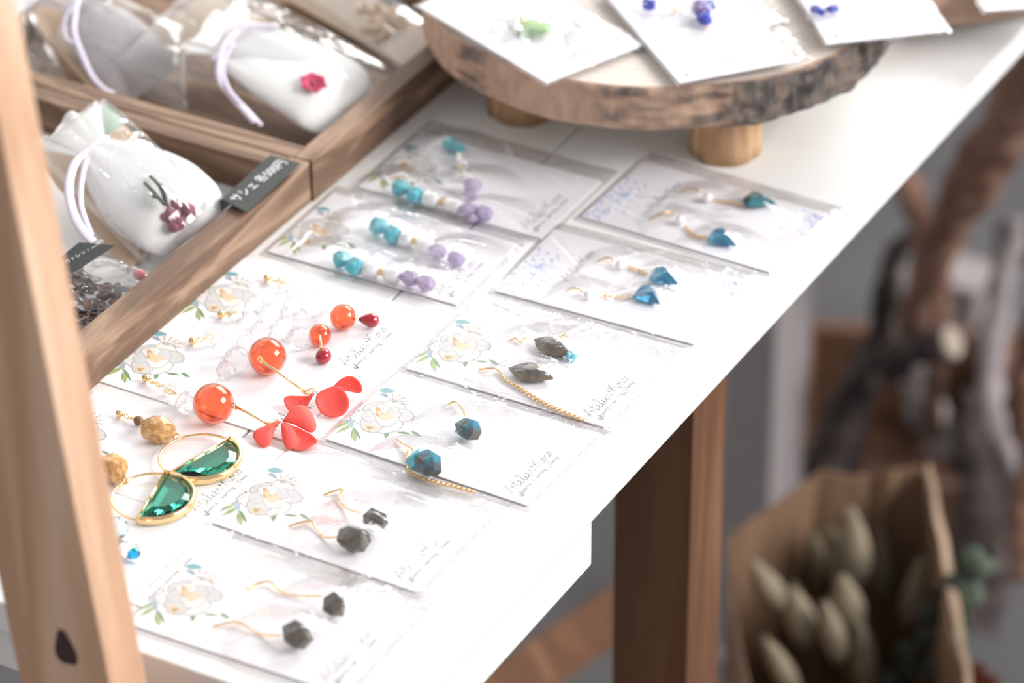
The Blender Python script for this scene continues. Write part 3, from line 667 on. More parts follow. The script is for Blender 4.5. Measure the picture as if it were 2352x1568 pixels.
def stud(parent, px, py, zc, r=1.5, linkto=None):
    p = pz(px, py, r, zc); part('ear_stud', MB().sphere(p, r, 16, 10), 'gold', parent)
    if linkto is not None:
        q = np.asarray(linkto); n = max(2, int(np.linalg.norm(q - p) / 2.0)); mb = MB()
        for k in range(n):
            t = (k + .5) / n; c = p + (q - p) * t; d = nrm(q - p); up = V3(0, 0, 1) if k % 2 else nrm(np.cross(d, V3(0, 0, 1)))
            mb.ring(c, 1.0, .25, (d * 1.1, up * .85 + V3(0, 0, .3)), 14, 6)
        part('jump_ring', mb, 'gold', parent)
    return p

GC, GS, GE = 'earring cards lying on the table', 'clear sleeves over the earring cards', 'pairs of earrings on the display'
ZC = .75
# ---- red ball earrings with drops, and with petals: the two uncovered cards
card((-56.8, -35.4), 0.0, .05, 'floral', 'uncovered white floral card under the red balls with dark drops', GC, soft=False)
card((-57.6, -88.6), 0.0, .05, 'floral', 'uncovered white floral card under the large red balls with frosted petals', GC, soft=False)
def redball(e, px, py, rpx, hollow=True):
    q = P(px, py, 5); r = mm(rpx, q); c = pz(px, py, r, ZC); mb = MB(); mb.sphere(c, r, 40, 24); mb.sphere(c, r * .9, 40, 24, flip=True)
    part('red_ball', mb, 'red_glass', e); return c, r
def crystals(e, lst, mat='crystal'):
    for (px, py, rpx, lift) in lst:
        q = P(px, py, 4); r = mm(rpx, q); part('crystal_bead', facet_bead(pz(px, py, r, ZC + lift), r, 10, 7), mat, e)
def E3(stu, cry, ball, drop, label, metal):
    e = thing('crystal_ball_earring', P(*ball[:2], .8), label, 'earring', GE)
    stud(e, *stu, ZC, 1.6, pz(cry[0][0], cry[0][1], 3, ZC))
    crystals(e, cry); c, r = redball(e, *ball)
    part('bead_cap', MB().sphere(pz(*metal, 1.4, ZC + 1), 1.1, 10, 8), 'silver', e)
    return e, c, r
e, c, r = E3((613, 638), [(655, 650, 22, 0), (700, 668, 24, 0), (720, 700, 30, 0), (675, 700, 26, 0), (750, 735, 22, 0), (650, 690, 22, 0)], (788, 728, 30.5),
             None, 'farther red ball earring with clear crystals and a dark red drop pointing sideways', (684, 673))
t0, t1 = c + nrm(V3(1, .25, 0)) * r, P(871, 737, 3.2); ax = nrm(t1 - t0)
part('drop_bead', MB().tube([t0 + (t1 - t0) * k for k in (.12, .2, .35, .55, .75, .9, 1.0)], [.5, 1.1, 2.0, 2.9, 3.1, 2.3, .4], 18), 'ruby', e)
part('drop_wire', MB().tube([c + (t0 - c) * .6, t0 + (t1 - t0) * .14], .45, 6), 'gold', e)
e, c, r = E3((508, 722), [(545, 718, 20, 0), (585, 700, 24, 0), (620, 725, 30, 0), (650, 755, 28, 0), (686, 778, 30, 0), (600, 760, 26, 0), (575, 735, 20, 0)], (735, 770, 26.5),
             None, 'nearer red ball earring with clear crystals and a dark red drop hanging towards the front', (560, 720))
d1 = P(743, 818, 3.6); rr = mm(18, d1)
part('drop_bead', MB().sphere(d1, (rr, rr * 1.15, rr), 20, 14), 'ruby', e)
part('drop_wire', MB().tube(spline([P(735, 770, 11), P(737, 790, 10), P(738, 802, 7), d1 + V3(0, 0, rr * .8)], 6), .5, 6), 'gold', e)
def shell_petal(ol, zt, zb, cup, thick=.55):
    """petal shell: rim outline (measured, magnified detail view), top and bottom heights of the rim, cupping depth"""
    pp = [(560 + x / 6.534, 820 + y / 6.534) for x, y in ol]; ys = [p[1] for p in pp]; y0, y1 = min(ys), max(ys)
    rim = [P(x, y, zb + (zt - zb) * ((y1 - y) / (y1 - y0)) ** 1.0) for x, y in pp]; rim = spline(rim + [rim[0]], 4)[:-1]; rim = np.array(rim); cen = rim.mean(0)
    u_, s_, vt = np.linalg.svd(rim - cen); n = vt[2]; n = n if n @ (CAM - cen) > 0 else -n; k = len(rim)
    mb = MB(); mb.grid(lambda u, v: cen + (rim[int(round(u * k)) % k] - cen) * v + n * cup * (1 - v ** 2.2), k + 1, 8, thick=thick); return mb
def E4(stu, cry, ball, bar, petals, label):
    e = thing('petal_ball_earring', P(*ball[:2], .8), label, 'earring', GE)
    stud(e, *stu, ZC, 1.7, pz(cry[0][0], cry[0][1], 3, ZC)); crystals(e, cry); c, r = redball(e, *ball)
    b0, b1 = P(*bar[0], bar[2]), P(*bar[1], bar[3]); part('gold_bar', MB().tube([b0, b1], .52, 8), 'gold', e)
    mb = MB(); mb.ring(b0, 1.3, .3, (nrm(b1 - b0), V3(0, 0, 1)), 14, 6); mb.ring(b1, 1.3, .3, None, 14, 6); mb.ring(b1 + V3(2, .5, .6), 1.6, .3, (V3(1, 0, .3), V3(0, 1, .4)), 14, 6)
    part('jump_ring', mb, 'gold', e)
    for (ol, zt, zb, cup) in petals:
        part('petal', shell_petal(ol, zt, zb, cup), 'petal', e)
    return e
E4((442, 783), [(490, 772, 24, 0), (545, 828, 34, 0), (515, 795, 24, 0), (568, 790, 26, 2), (520, 850, 24, 0)], (614, 818, 44), ((598, 826), (702, 900), 15.5, 3.0),
   [([(1040, 545), (980, 575), (800, 580), (690, 578), (620, 600), (600, 650), (630, 740), (690, 810), (800, 840), (940, 760), (1000, 660), (1040, 580)], 6.0, 1.4, -1.2),
    ([(1090, 600), (1120, 540), (1230, 480), (1350, 440), (1450, 465), (1530, 550), (1575, 680), (1540, 800), (1450, 870), (1320, 890), (1200, 850), (1120, 760), (1090, 670)], 9.0, 1.4, -2.0),
    ([(1360, 440), (1450, 350), (1560, 300), (1650, 310), (1740, 390), (1770, 490), (1740, 530), (1640, 515), (1580, 500), (1480, 485), (1430, 460)], 8.0, 2.0, -1.5)],
   'farther large red ball earring with gold bar and three frosted red petals')
E4((335, 868), [(405, 905, 30, 0), (440, 895, 24, 0), (385, 890, 20, 0), (430, 925, 28, 0)], (490, 927, 47.5), ((540, 932), (620, 976), 8.5, 3.0),
   [([(520, 950), (560, 970), (490, 1030), (440, 1180), (400, 1300), (320, 1345), (220, 1310), (150, 1220), (140, 1150), (200, 1080), (330, 1025), (430, 985)], 5.0, 1.4, 1.2),
    ([(580, 960), (660, 840), (740, 750), (840, 715), (930, 740), (1010, 820), (1070, 940), (1090, 1040), (1060, 1110), (990, 1130), (900, 1090), (750, 1010), (640, 980)], 9.0, 4.0, 1.8),
    ([(560, 1000), (610, 975), (690, 1010), (770, 1100), (800, 1200), (780, 1310), (720, 1375), (640, 1360), (590, 1280), (565, 1140)], 6.0, 1.4, 1.4),
    ([(700, 1020), (800, 1050), (900, 1105), (1010, 1160), (1100, 1250), (1040, 1300), (930, 1370), (800, 1385), (740, 1350), (790, 1220)], 5.5, 1.3, -1.4)],
   'nearest large red ball earring with gold bar and four frosted red petals')

# ---- emerald hoops on the uncovered card beside the pine board
card((-54, -150.0), 0.0, .05, 'floral', 'uncovered white floral card under the two emerald hoops', GC, soft=False)
def E5(stu, bead, stone, srad, join, hc, ch0, ch1, label, vis=True):
    e = thing('emerald_hoop_earring', P(*hc, .8), label, 'earring', GE)
    if vis:
        st = stud(e, *stu, ZC, 1.6, pz(*bead, 2, ZC)); part('round_bead', facet_bead(pz(*bead, 2, ZC), 2.0, 12, 8), 'brown_bead', e)
    c = pz(*stone, srad[2], ZC); dv = P(*join, 3) - c
    part('stone', rock(c, srad, 4 + int(stone[0]), ax=dv[:2], n=70), 'amber', e)
    j = P(*join, 3.0); mb = MB(); mb.ring(j, 1.3, .35, (V3(1, 0, 0), V3(0, .5, .85)), 14, 6); mb.ring(j + V3(1, -.7, 0), 1.2, .35, (V3(0, 1, 0), V3(.6, 0, .8)), 14, 6); part('jump_ring', mb, 'gold', e)
    C = P(*hc, 3.0); R_ = 15.8; A0, A1 = P(*ch0, 3) - C, P(*ch1, 3) - C; a0_, a1_ = math.atan2(A0[1], A0[0]), math.atan2(A1[1], A1[0])
    while a1_ < a0_: a1_ += 2 * math.pi
    part('hoop', MB().tube([C + R_ * V3(math.cos(t), math.sin(t), 0) for t in np.linspace(0, 2 * math.pi, 64, endpoint=False)], .5, 8, closed=True), 'gold', e)
    arc = [C + (R_ + .1) * V3(math.cos(t), math.sin(t), 0) for t in np.linspace(a0_, a1_, 40)]
    bz = MB(); bz.tube(arc, .9, 8, flatten=2.2); bz.tube([arc[0], arc[-1]], .6, 8, flatten=2.6); part('bezel', bz, 'gold', e)
    pts = []
    for k, t in enumerate(np.linspace(a0_, a1_, 15)):
        q = V3(math.cos(t), math.sin(t), 0)
        pts += [C + q * (R_ - .9) + V3(0, 0, .6), C + q * (R_ - .9) + V3(0, 0, -.4)]
    cen = np.mean(pts, axis=0)
    for k, t in enumerate(np.linspace(a0_, a1_, 8)):
        q = C + V3(math.cos(t), math.sin(t), 0) * (R_ - .9); pts += [cen + (q - cen) * .62 + V3(0, 0, 2.6), cen + (q - cen) * .45 + V3(0, 0, -2.0)]
    part('emerald', MB().hull(pts), 'emerald', e); return e
E5((274, 950), (318, 966), (362, 985), (7.3, 5.7, 5.2), (405, 1003), (459, 1050), (402, 1083), (530, 1009), 'farther emerald half moon hoop with a speckled amber stone and gold stud')
E5(None, None, (257, 1075), (7.0, 6.0, 5.4), (288, 1104), (351, 1141), (320, 1188), (377, 1091), 'nearer emerald half moon hoop, its amber stone partly behind the pine board', vis=False)

# ---- blue drop card beside the pine board
card((-43.0, -205.5), 0.0, .05, 'floral', 'uncovered white floral card under the small aqua drop, mostly behind the board', GC)
e = thing('aqua_drop_earring', P(290, 1262, .8), 'small aqua blue drop earring with a pale bead beside the pine board', 'earring', GE)
part('pale_bead', facet_bead(pz(268, 1212, 4.6, ZC), 4.6, 12, 8), 'pale_aqua', e)
c0_, c1_ = P(268, 1240, 3.2), P(318, 1282, 3.2)
part('drop_bead', MB().tube([c0_ + (c1_ - c0_) * k for k in (0, .15, .35, .6, .8, .93, 1)], [.4, 1.4, 2.6, 3.6, 3.5, 2.4, .5], 10, smooth=False), 'aqua', e)
part('drop_wire', MB().tube(spline([P(252, 1215, 3), P(262, 1236, 4), c0_ + V3(.6, 0, 0)], 5), .45, 6), 'gold', e)

# ---- two turquoise and lilac pairs
def E1(name, label, turqs, tubes, golds, lils, z, extra_gold=None):
    e = thing('turquoise_lilac_earring', P(*turqs[0][:2], z), label, 'earring', GE)
    line = []
    for i, (x, y, r_) in enumerate(turqs): part('turquoise_bead', rock(pz(x, y, r_ * .9, z), (r_, r_, r_ * .9), int(x), n=18), 'turq', e)
    for (a, b, r_) in tubes: p, q = pz(*a, r_, z), pz(*b, r_, z); part('milky_bead', MB().tube([p + (q - p) * k for k in (0, .08, .3, .7, .92, 1)], [r_ * .6, r_ * .9, r_, r_, r_ * .9, r_ * .6], 14), 'milky', e)
    for (x, y) in golds: part('gold_bead', MB().sphere(pz(x, y, 1.6, z + 1.4), (1.5, 1.9, 1.9), 12, 8), 'gold', e)
    for i, (x, y, r_) in enumerate(lils): part('lilac_bead', rock(pz(x, y, r_ * .85, z), (r_, r_ * .9, r_ * .85), int(x) + 1, n=18), 'lilac', e)
    return e
ZB = 1.0
card((-44.4, 92.4), math.radians(.2), .3, 'floral', 'floral card with turquoise and lilac beads lying closest to the log slice', GC)
card((-50.0, 28.0), math.radians(1.0), .3, 'floral', 'floral card with turquoise and lilac beads next to the front tray corner', GC)
E1('a', 'turquoise and lilac bead earring half hidden by glare near the log slice', [(1033, 330, 3.6), (1052, 342, 3.4)], [((1056, 356), (1062, 380), 2.6), ((1066, 395), (1078, 412), 2.6)], [(1063, 388)], [(1084, 428, 4.6), (1080, 452, 3.4)], ZB)
E1('b', 'turquoise and lilac bead earring on the sleeved card closest to the log slice', [(920, 432, 4.4), (952, 447, 4.6)], [((972, 453), (1008, 462), 3.6), ((1024, 467), (1060, 478), 3.4)], [(1016, 463)], [(1078, 484, 4.4), (1112, 490, 4.4), (1085, 500, 3)], ZB)
E1('c', 'farther turquoise and lilac bead earring on the sleeved card by the tray corner', [(868, 520, 4.4), (902, 538, 4.6)], [((920, 545), (948, 552), 3.6), ((962, 556), (992, 570), 3.4)], [(954, 553)], [(1006, 577, 4.2), (1047, 594, 4.4)], ZB)
E1('d', 'nearer turquoise and lilac bead earring on the sleeved card by the tray corner', [(784, 595, 4.4), (816, 612, 4.7)], [((834, 616), (870, 623), 3.6), ((884, 627), (920, 636), 3.4)], [(877, 624)], [(940, 640, 4.4), (977, 652, 4.5)], ZB)
sleeve((-44.4, 92.4), math.radians(.2), 0, [(P(920, 432, 3), 8.5), (P(952, 447, 3), 8.5), (P(1112, 490, 3), 8), (P(1042, 336, 3), 7), (P(1084, 428, 3), 8.5), (P(1016, 463, 3), 6)], 'clear sleeve on the turquoise card closest to the log slice', GS, 11)
sleeve((-50.0, 28.0), math.radians(1.0), 0, [(P(868, 520, 3), 8.5), (P(902, 538, 3), 8.8), (P(784, 595, 3), 8.5), (P(816, 612, 3), 9), (P(977, 652, 3), 8.6), (P(1047, 594, 3), 8.6), (P(940, 640, 3), 8.4)], 'clear sleeve on the turquoise card by the front tray corner', GS, 12, v1=62)

# ---- right-hand column
def kite(l, w_): return np.array([(0, 0), (.22 * l, w_ * .52), (.45 * l, w_ * .42), (l, 0), (.45 * l, -w_ * .42), (.22 * l, -w_ * .52)])
def marq(l, w_): return np.array([(l * t, w_ * .5 * math.sin(math.pi * t ** .9)) for t in np.linspace(0, 1, 6)] + [(l * t, -w_ * .5 * math.sin(math.pi * t ** .9)) for t in np.linspace(1, 0, 6)[1:-1]])
def Ekite(label, hk, hz, pearl, ch, tip, end, wdt_, mat, z):
    e = thing('pearl_chain_earring', P(*end, z), label, 'earring', GE)
    hookwire(e, hk, hz); part('pearl', MB().sphere(pz(*pearl, 2.1, z), (2.1, 2.6, 2.1), 14, 10), 'pearl', e)
    part('chain', chain_mb([P(x, y, z + .8) for x, y in ch]), 'gold', e)
    a, b = P(*tip, z), P(*end, z); part('stone', faceted(a, kite(float(np.linalg.norm(b - a)), wdt_), 3.2, 2.2, .5, (b - a)[:2]), mat, e); return e
card((52.9, 117.2), math.radians(-1.5), .3, 'blue', 'white card with blue speckled print lying below the log foot', GC)
Ekite('dark teal triangular stone on a gold chain below the log foot', [(1561, 441), (1580, 433), (1603, 435), (1600, 442)], [1.5, 3, 2.5, 1.4], (1626, 453), [(1642, 459), (1668, 463), (1702, 470)], (1704, 468), (1781, 476), 10.5, 'dark_teal', ZB)
Ekite('blue glass triangular stone on a gold chain, nearer of the pair below the log foot', [(1496, 503), (1520, 490), (1543, 487), (1545, 496)], [1.5, 3, 2.5, 1.4], (1563, 505), [(1574, 519), (1595, 540), (1628, 546)], (1630, 545), (1690, 572), 11, 'blue_glass', ZB)
sleeve((52.9, 117.2), math.radians(-1.5), 0, [(P(1735, 478, 3), 6.5), (P(1657, 556, 3), 6.5), (P(1626, 453, 3), 4.5), (P(1563, 505, 3), 4.5)], 'clear sleeve on the blue printed card below the log foot', GS, 13, v1=64)
card((49.6, 47.0), math.radians(1.8), .3, 'blue', 'white card with blue speckled print in the middle of the table edge row', GC)
Ekite('blue glass stone earring mostly whitened by glare in the edge row', [(1371, 601), (1390, 592), (1408, 594), (1406, 602)], [1.5, 3, 2.5, 1.4], (1425, 607), [(1440, 612), (1465, 620), (1488, 628)], (1495, 634), (1556, 660), 10, 'blue_glass', ZB)
Ekite('blue glass kite stone on a long gold chain in the middle of the edge row', [(1299, 668), (1315, 662), (1332, 664), (1338, 672)], [1.5, 3, 2.5, 1.4], (1352, 676), [(1386, 678), (1425, 682), (1462, 677)], (1463, 674), (1515, 706), 11, 'blue_glass', ZB)
sleeve((49.6, 47.0), math.radians(1.8), 0, [(P(1500, 687, 3), 6.5), (P(1530, 645, 3), 6.5), (P(1425, 607, 3), 4.5), (P(1352, 676, 3), 4.5)], 'clear sleeve on the blue printed card in the middle of the edge row', GS, 14, v1=62)

card((47.2, -21.6), math.radians(.6), .3, 'floral', 'floral card with the long grey marquise stones near the table edge', GC)
def Emarq(label, hk, hz, tip, end, wdt_, mat, ch, z, extra=None):
    e = thing('marquise_stone_earring', P(*tip, z), label, 'earring', GE); hookwire(e, hk, hz)
    a, b = P(*tip, z), P(*end, z); part('stone', faceted(a, marq(float(np.linalg.norm(b - a)), wdt_), 3.0, 2.6, .5, (b - a)[:2]), mat, e)
    part('chain', chain_mb([P(x, y, z + .8) for x, y in ch], .8), 'gold', e)
    if extra: part('blue_tip', rock(P(*extra[:2], z + 2), (extra[2],) * 3, 5), 'sky_rock', e)
    return e
Emarq('farther grey marquise stone earring with a turquoise tip', [(1168, 783), (1185, 777), (1196, 786), (1206, 775)], [1.5, 2, 1.8, 2.4], (1226, 790), (1312, 826), 10, 'labra', [(1262, 780), (1280, 775), (1302, 770)], ZB, (1312, 817, 2.6))
Emarq('nearer grey marquise stone earring with a long gold chain', [(1100, 848), (1118, 846), (1138, 846), (1146, 852)], [1.5, 2.5, 2.5, 1.8], (1168, 856), (1272, 879), 11, 'labra', [(1146, 850), (1160, 870), (1200, 895), (1260, 930), (1342, 965)], ZB)
sleeve((47.2, -21.6), math.radians(.6), 0, [(P(1270, 803, 3), 7), (P(1222, 868, 3), 7), (P(1240, 795, 3), 6.5)], 'clear sleeve on the grey marquise card near the table edge', GS, 15, v1=68)

card((45.0, -80.2), math.radians(-1.0), .3, 'floral', 'floral card with two rough teal and brown stones', GC)
def Erock(label, hk, hz, c, dims, mat, seed, z, ch=None, extra=None, ax=(1, 0)):
    e = thing('rough_stone_earring', P(*c, z), label, 'earring', GE); hookwire(e, hk, hz)
    part('stone', rock(pz(*c, dims[2], z), dims, seed, ax), mat, e)
    if ch: part('chain', chain_mb([P(x, y, z + .8) for x, y in ch], .75), 'gold', e)
    if extra: part('blue_side', rock(pz(*extra[:2], extra[2], z), (extra[2] * .75, extra[2] * 1.25, extra[2]), seed + 1, ax, n=14), 'sky_rock', e)
    return e
Erock('farther teal and brown rough stone earring on its floral card', [(1020, 935), (1045, 922), (1062, 940), (1068, 955)], [1.5, 2.5, 3, 4], (1076, 985), (6.0, 5.4, 5.0), 'teal_rock', 21, ZB, extra=(1062, 982, 3.4))
Erock('nearer teal and brown rough stone earring trailing a gold chain', [(910, 1008), (925, 1018), (942, 1027), (948, 1034)], [1.5, 2.5, 3, 4], (986, 1065), (7.2, 5.8, 5.4), 'teal_rock', 24, ZB, [(936, 1034), (936, 1060), (945, 1086), (990, 1104), (1040, 1116), (1090, 1130)], extra=(958, 1054, 4.6), ax=(1, -.35))
sleeve((45.0, -80.2), math.radians(-1.0), 0, [(P(1076, 985, 5), 10), (P(982, 1063, 5), 11)], 'clear sleeve on the teal and brown stone card', GS, 16, v1=66)

card((36.0, -149.0), math.radians(-.5), .3, 'floral', 'floral card with two smoky brown stones touching each other', GC)
Erock('farther smoky brown stone earring, touching the other one', [(744, 1136), (770, 1126), (788, 1124), (779, 1142), (795, 1166), (828, 1177)], [1.4, 2, 2.5, 2, 2, 5], (862, 1194), (5.6, 5.0, 5.0), 'smoky', 31, ZB)
Erock('nearer smoky brown stone earring, touching the other one', [(664, 1208), (690, 1199), (716, 1196), (722, 1206), (744, 1232), (778, 1232)], [1.4, 2, 2.5, 2, 1.5, 4], (815, 1238), (7.6, 5.6, 5.2), 'smoky', 33, ZB)
sleeve((36.0, -149.0), math.radians(-.5), 0, [(P(862, 1194, 5), 10), (P(815, 1238, 5), 10.4)], 'clear sleeve on the card with touching smoky stones', GS, 17, v1=68)
card((44.0, -217.0), math.radians(1.2), .3, 'floral', 'floral card closest to the bottom table corner with two smoky stones apart', GC)
Erock('farther smoky stone earring on the card at the table corner', [(570, 1352), (595, 1338), (622, 1336), (640, 1354), (665, 1366), (740, 1369)], [1.4, 2, 2.5, 2, 1.5, 3], (768, 1390), (4.9, 4.8, 4.8), 'smoky', 41, ZB)
Erock('nearer smoky stone earring with a yellow glint at the table corner', [(489, 1438), (520, 1430), (545, 1428), (575, 1444), (601, 1456), (645, 1458)], [1.4, 2, 2.5, 2, 1.5, 4], (680, 1458), (6.4, 5.4, 5.2), 'smoky', 43, ZB)
sleeve((44.0, -217.0), math.radians(1.2), 0, [(P(768, 1390, 5), 9.6), (P(680, 1458, 5), 10.4)], 'clear sleeve on the card at the bottom table corner', GS, 18, v1=68)

# ------------------------------------------------------------------ cards on the log slices
GL = 'earring cards on the log slices'; GLS = 'clear sleeves on the log slices'
def slicecard(corner, far, z, label, slabel, seed, bumps, w_=60):
    """corner: lower photo corner; far: a point along the long left edge"""
    d = np.asarray(far[:2], float) - np.asarray(corner[:2], float); a = math.atan2(d[1], d[0])     # along the long edge, away
    # card frame with lettering end at the corner: u runs from far end to the corner
    u = -nrm(V3(d[0], d[1], 0)); o = np.asarray(corner, float)[:2] - u[:2] * 91
    ang = math.atan2(u[1], u[0])
    card(o, ang, z + .25, 'plain', label, GL)
    sleeve(o, ang, z, bumps, slabel, GLS, seed, v1=w_, u1=92.5, v0=-1.5, crumple=1.0)
c1 = P(1256, 190, 51); slicecard(c1, P(958, 12, 51), 50.3, 'white card with pale green beads hanging over the log slice edge', 'clear sleeve on the pale green bead card', 51, [(P(1225, 55, 55), 6.5), (P(1170, 70, 55), 6), (P(1290, 65, 55), 6)], 57)
c2 = P(1561, 190, 52.5); slicecard(c2, P(1400, 0, 52.5), 51.8, 'white card with blue and violet beads in the middle of the log slice', 'clear sleeve on the blue and violet bead card', 52, [(P(1490, 10, 56), 6.5), (P(1618, 30, 56), 7)], 63)
c3_ = P(1900, 103, 53.6); far3 = c3_ + nrm(V3(-.66, .75, 0)) * 60; slicecard(c3_, far3, 53.3, 'white card with dark blue beads hanging past the log slice', 'clear sleeve on the dark blue bead card', 53, [(P(1885, 22, 57), 6), (P(1915, 18, 57), 6)], 57)
c4_ = P(1505, 128, 50.6); o4 = c4_ + V3(8, 10, 0); slicecard(o4, o4 + nrm(V3(-.87, .5, 0)) * 60, 49.2, 'white card with a green print showing from under two others', 'clear sleeve lowest of the sleeves on the log slice', 54, [], 57)
c5_ = P(2262, 22, 29); slicecard(c5_, c5_ + nrm(V3(-.6, .8, 0)) * 50, 27.6, 'white card lying on the pale log slice at the back', 'clear sleeve on the pale log slice at the back', 55, [], 57)
def beads_thing(name, label, lst, z):
    e = thing(name, P(*lst[0][:2], z), label, 'earring', 'bead earrings on the log slice')
    for (x, y, r_, mat, nm) in lst:
        c = pz(x, y, r_, z); part(nm, rock(c, (r_, r_, r_ * .9), int(x), n=20) if mat != 'gold' else MB().sphere(c, r_, 12, 8), mat, e)
    return e
zz = 51.4
e = beads_thing('leaf_bead_earring', 'green leaf and clear bead earring on the log slice', [(1200, 46, 1.8, 'gold', 'gold_bead'), (1180, 58, 3.6, 'milky', 'clear_bead'), (1215, 80, 4.4, 'crystal', 'clear_bead'), (1135, 50, 4, 'crystal', 'clear_bead')], zz)
p0, p1 = P(1208, 45, zz + 3), P(1258, 72, zz + 3); part('leaf', cupped_petal(p0, p1 - p0, float(np.linalg.norm(p1 - p0)), .5, -1, .05, 1.0), 'leafgreen', e)
beads_thing('pale_bead_earring', 'pale clear bead earring with gold wires beside the green leaf', [(1310, 85, 4.2, 'crystal', 'clear_bead'), (1328, 62, 3.6, 'milky', 'clear_bead'), (1345, 60, 1.3, 'gold', 'gold_bead')], zz)
zz = 52.9
beads_thing('blue_bead_earring', 'royal blue bead with clear and gold beads on the log slice', [(1490, 11, 3.6, 'lapis', 'blue_bead'), (1518, 14, 3.4, 'crystal', 'clear_bead'), (1548, 19, 1.5, 'gold', 'gold_bead'), (1575, 25, 3.4, 'crystal', 'clear_bead')], zz)
beads_thing('violet_bead_earring', 'cluster of blue and violet beads in the middle of the log slice', [(1606, 18, 4.2, 'violet', 'violet_bead'), (1628, 16, 3.6, 'lapis', 'blue_bead'), (1617, 44, 3.6, 'lapis', 'blue_bead'), (1612, 32, 3.0, 'violet', 'violet_bead'), (1624, 62, .9, 'gold', 'gold_bead')], zz)
zz = 54.4
beads_thing('dark_blue_bead_earring', 'two dark blue drops on the card hanging past the slice', [(1872, 22, 2.6, 'lapis', 'blue_bead'), (1886, 28, 2.2, 'lapis', 'blue_bead'), (1908, 20, 2.4, 'lapis', 'blue_bead'), (1922, 17, 2.2, 'lapis', 'blue_bead'), (1896, 30, .8, 'gold', 'gold_bead')], zz)

# ------------------------------------------------------------------ sachets in clear bags inside the trays
def bil(q, u, v): return (q[0] * (1 - u) + q[1] * u) * (1 - v) + (q[3] * (1 - u) + q[2] * u) * v
def pouch(q, bulge, seed, nu=40, nv=40, wr=1.2, power=.5):
    """clear bag: two film sheets over the quad q (4 corners), bulging in the middle"""
    rg = np.random.default_rng(seed); n = nrm(np.cross(q[1] - q[0], q[3] - q[0])); n = n if n[2] > 0 else -n
    cre = [(rg.random(2), rg.uniform(0, 6.28), rg.uniform(.15, .6), rg.uniform(.012, .04), rg.uniform(-1, 1) * wr) for _ in range(16)]
    def h(u, v):
        m = (max(0, min(1, 4 * u * (1 - u))) * max(0, min(1, 4 * v * (1 - v)))) ** power; x = bulge * m
        for p, a, L_, wd_, am in cre:
            d = np.array([math.cos(a), math.sin(a)]) * L_; t = np.clip(((u - p[0]) * d[0] + (v - p[1]) * d[1]) / (d @ d), 0, 1)
            ds = math.hypot(u - p[0] - t * d[0], v - p[1] - t * d[1]); x += am * max(0, 1 - ds / wd_) * min(1, m * 4)
        return x
    mb = MB(); mb.grid(lambda u, v: bil(q, u, v) + n * (.3 + h(u, v)), nu, nv, smooth=False)
    mb.grid(lambda u, v: bil(q, 1 - u, v) - n * .3, 6, 6); return mb, n
def sachet(neck, bot, side_w, thick, n, label, seed, fill='cotton', sheer_='organza', ruffle=14, neck_w=.35, ribbon_pts=None, prof=None, spread=.75):
    """organza drawstring sachet lying with its neck at `neck`, bottom at `bot`"""
    neck, bot = np.asarray(neck, float), np.asarray(bot, float); d = bot - neck; L_ = np.linalg.norm(d); d = d / L_; s_ = nrm(np.cross(n, d)); nn = np.cross(d, s_); nn = nn if nn[2] > 0 else -nn
    e = thing('organza_sachet', (neck + bot) / 2 - V3(0, 0, 0), label, 'sachet', 'white sachets in the trays'); rg = np.random.default_rng(seed); ph = rg.uniform(0, 6.28, 6)
    def W(t): return side_w * (neck_w + (1 - neck_w) * math.sin(min(1, t * 1.5) * math.pi / 2)) * (1 if t < .82 else 1 - .25 * ((t - .82) / .18) ** 2)
    def T_(t): return thick * (.22 + .78 * math.sin(min(1, t * 1.25) * math.pi / 2)) * (1 if t < .75 else max(.06, math.cos((t - .75) / .25 * math.pi / 2)))
    mb = MB()
    def body(u, v):
        a = 2 * math.pi * u; w_, th = W(v), T_(v); x = math.copysign(abs(math.cos(a)) ** .8, math.cos(a)) * w_; z = math.sin(a) * th
        pl = .06 * w_ * math.sin(9 * a + ph[0]) * max(0, 1 - v * 2.2)
        return neck + d * (v * L_) + s_ * (x + pl) + nn * (z + th * .5 + pl * .5)
    mb.grid(body, 40, 26); part('pouch', mb, fill, e)
    mb = MB()
    def body2(u, v): 
        p = body(u, v); c = neck + d * (v * L_) + nn * T_(v) * .5
        return c + (p - c) * (1.05 + .04 * math.sin(5 * v + ph[1])) + nn * .3
    mb.grid(body2, 40, 26)
    def ruf(u, v):
        a = 2 * math.pi * u; w_ = side_w * (neck_w + (spread - neck_w) * v); th = thick * (.22 + .5 * v)
        f_ = 1 + .16 * v * math.sin(8 * a + ph[2]) + .1 * v * math.sin(13 * a + ph[3])
        return neck - d * (v * ruffle * (1 + .12 * math.sin(5 * a + ph[4]))) + s_ * math.cos(a) * w_ * f_ + nn * (math.sin(a) * th * f_ + thick * .12 + 1)
    mb.grid(ruf, 64, 10); part('organza', mb, sheer_, e)
    mb = MB(); mb.tube([neck + s_ * math.cos(a) * side_w * neck_w * 1.15 + nn * (math.sin(a) * thick * .32 + thick * .12) for a in np.linspace(0, 6.283, 28, endpoint=False)], 1.1, 6, closed=True)
    if ribbon_pts:
        for rp, rw in ribbon_pts: mb.tube(spline(rp, 10), rw, 6, flatten=.35)
    part('ribbon', mb, 'ribbon', e)
    return e, (lambda t, x, lift=0: neck + d * (t * L_) + s_ * (x * W(t)) + nn * (T_(t) * (.5 + math.sqrt(max(0, 1 - x * x))) * 1.05 + lift), nn, d, s_)
GB = 'clear bags in the trays'
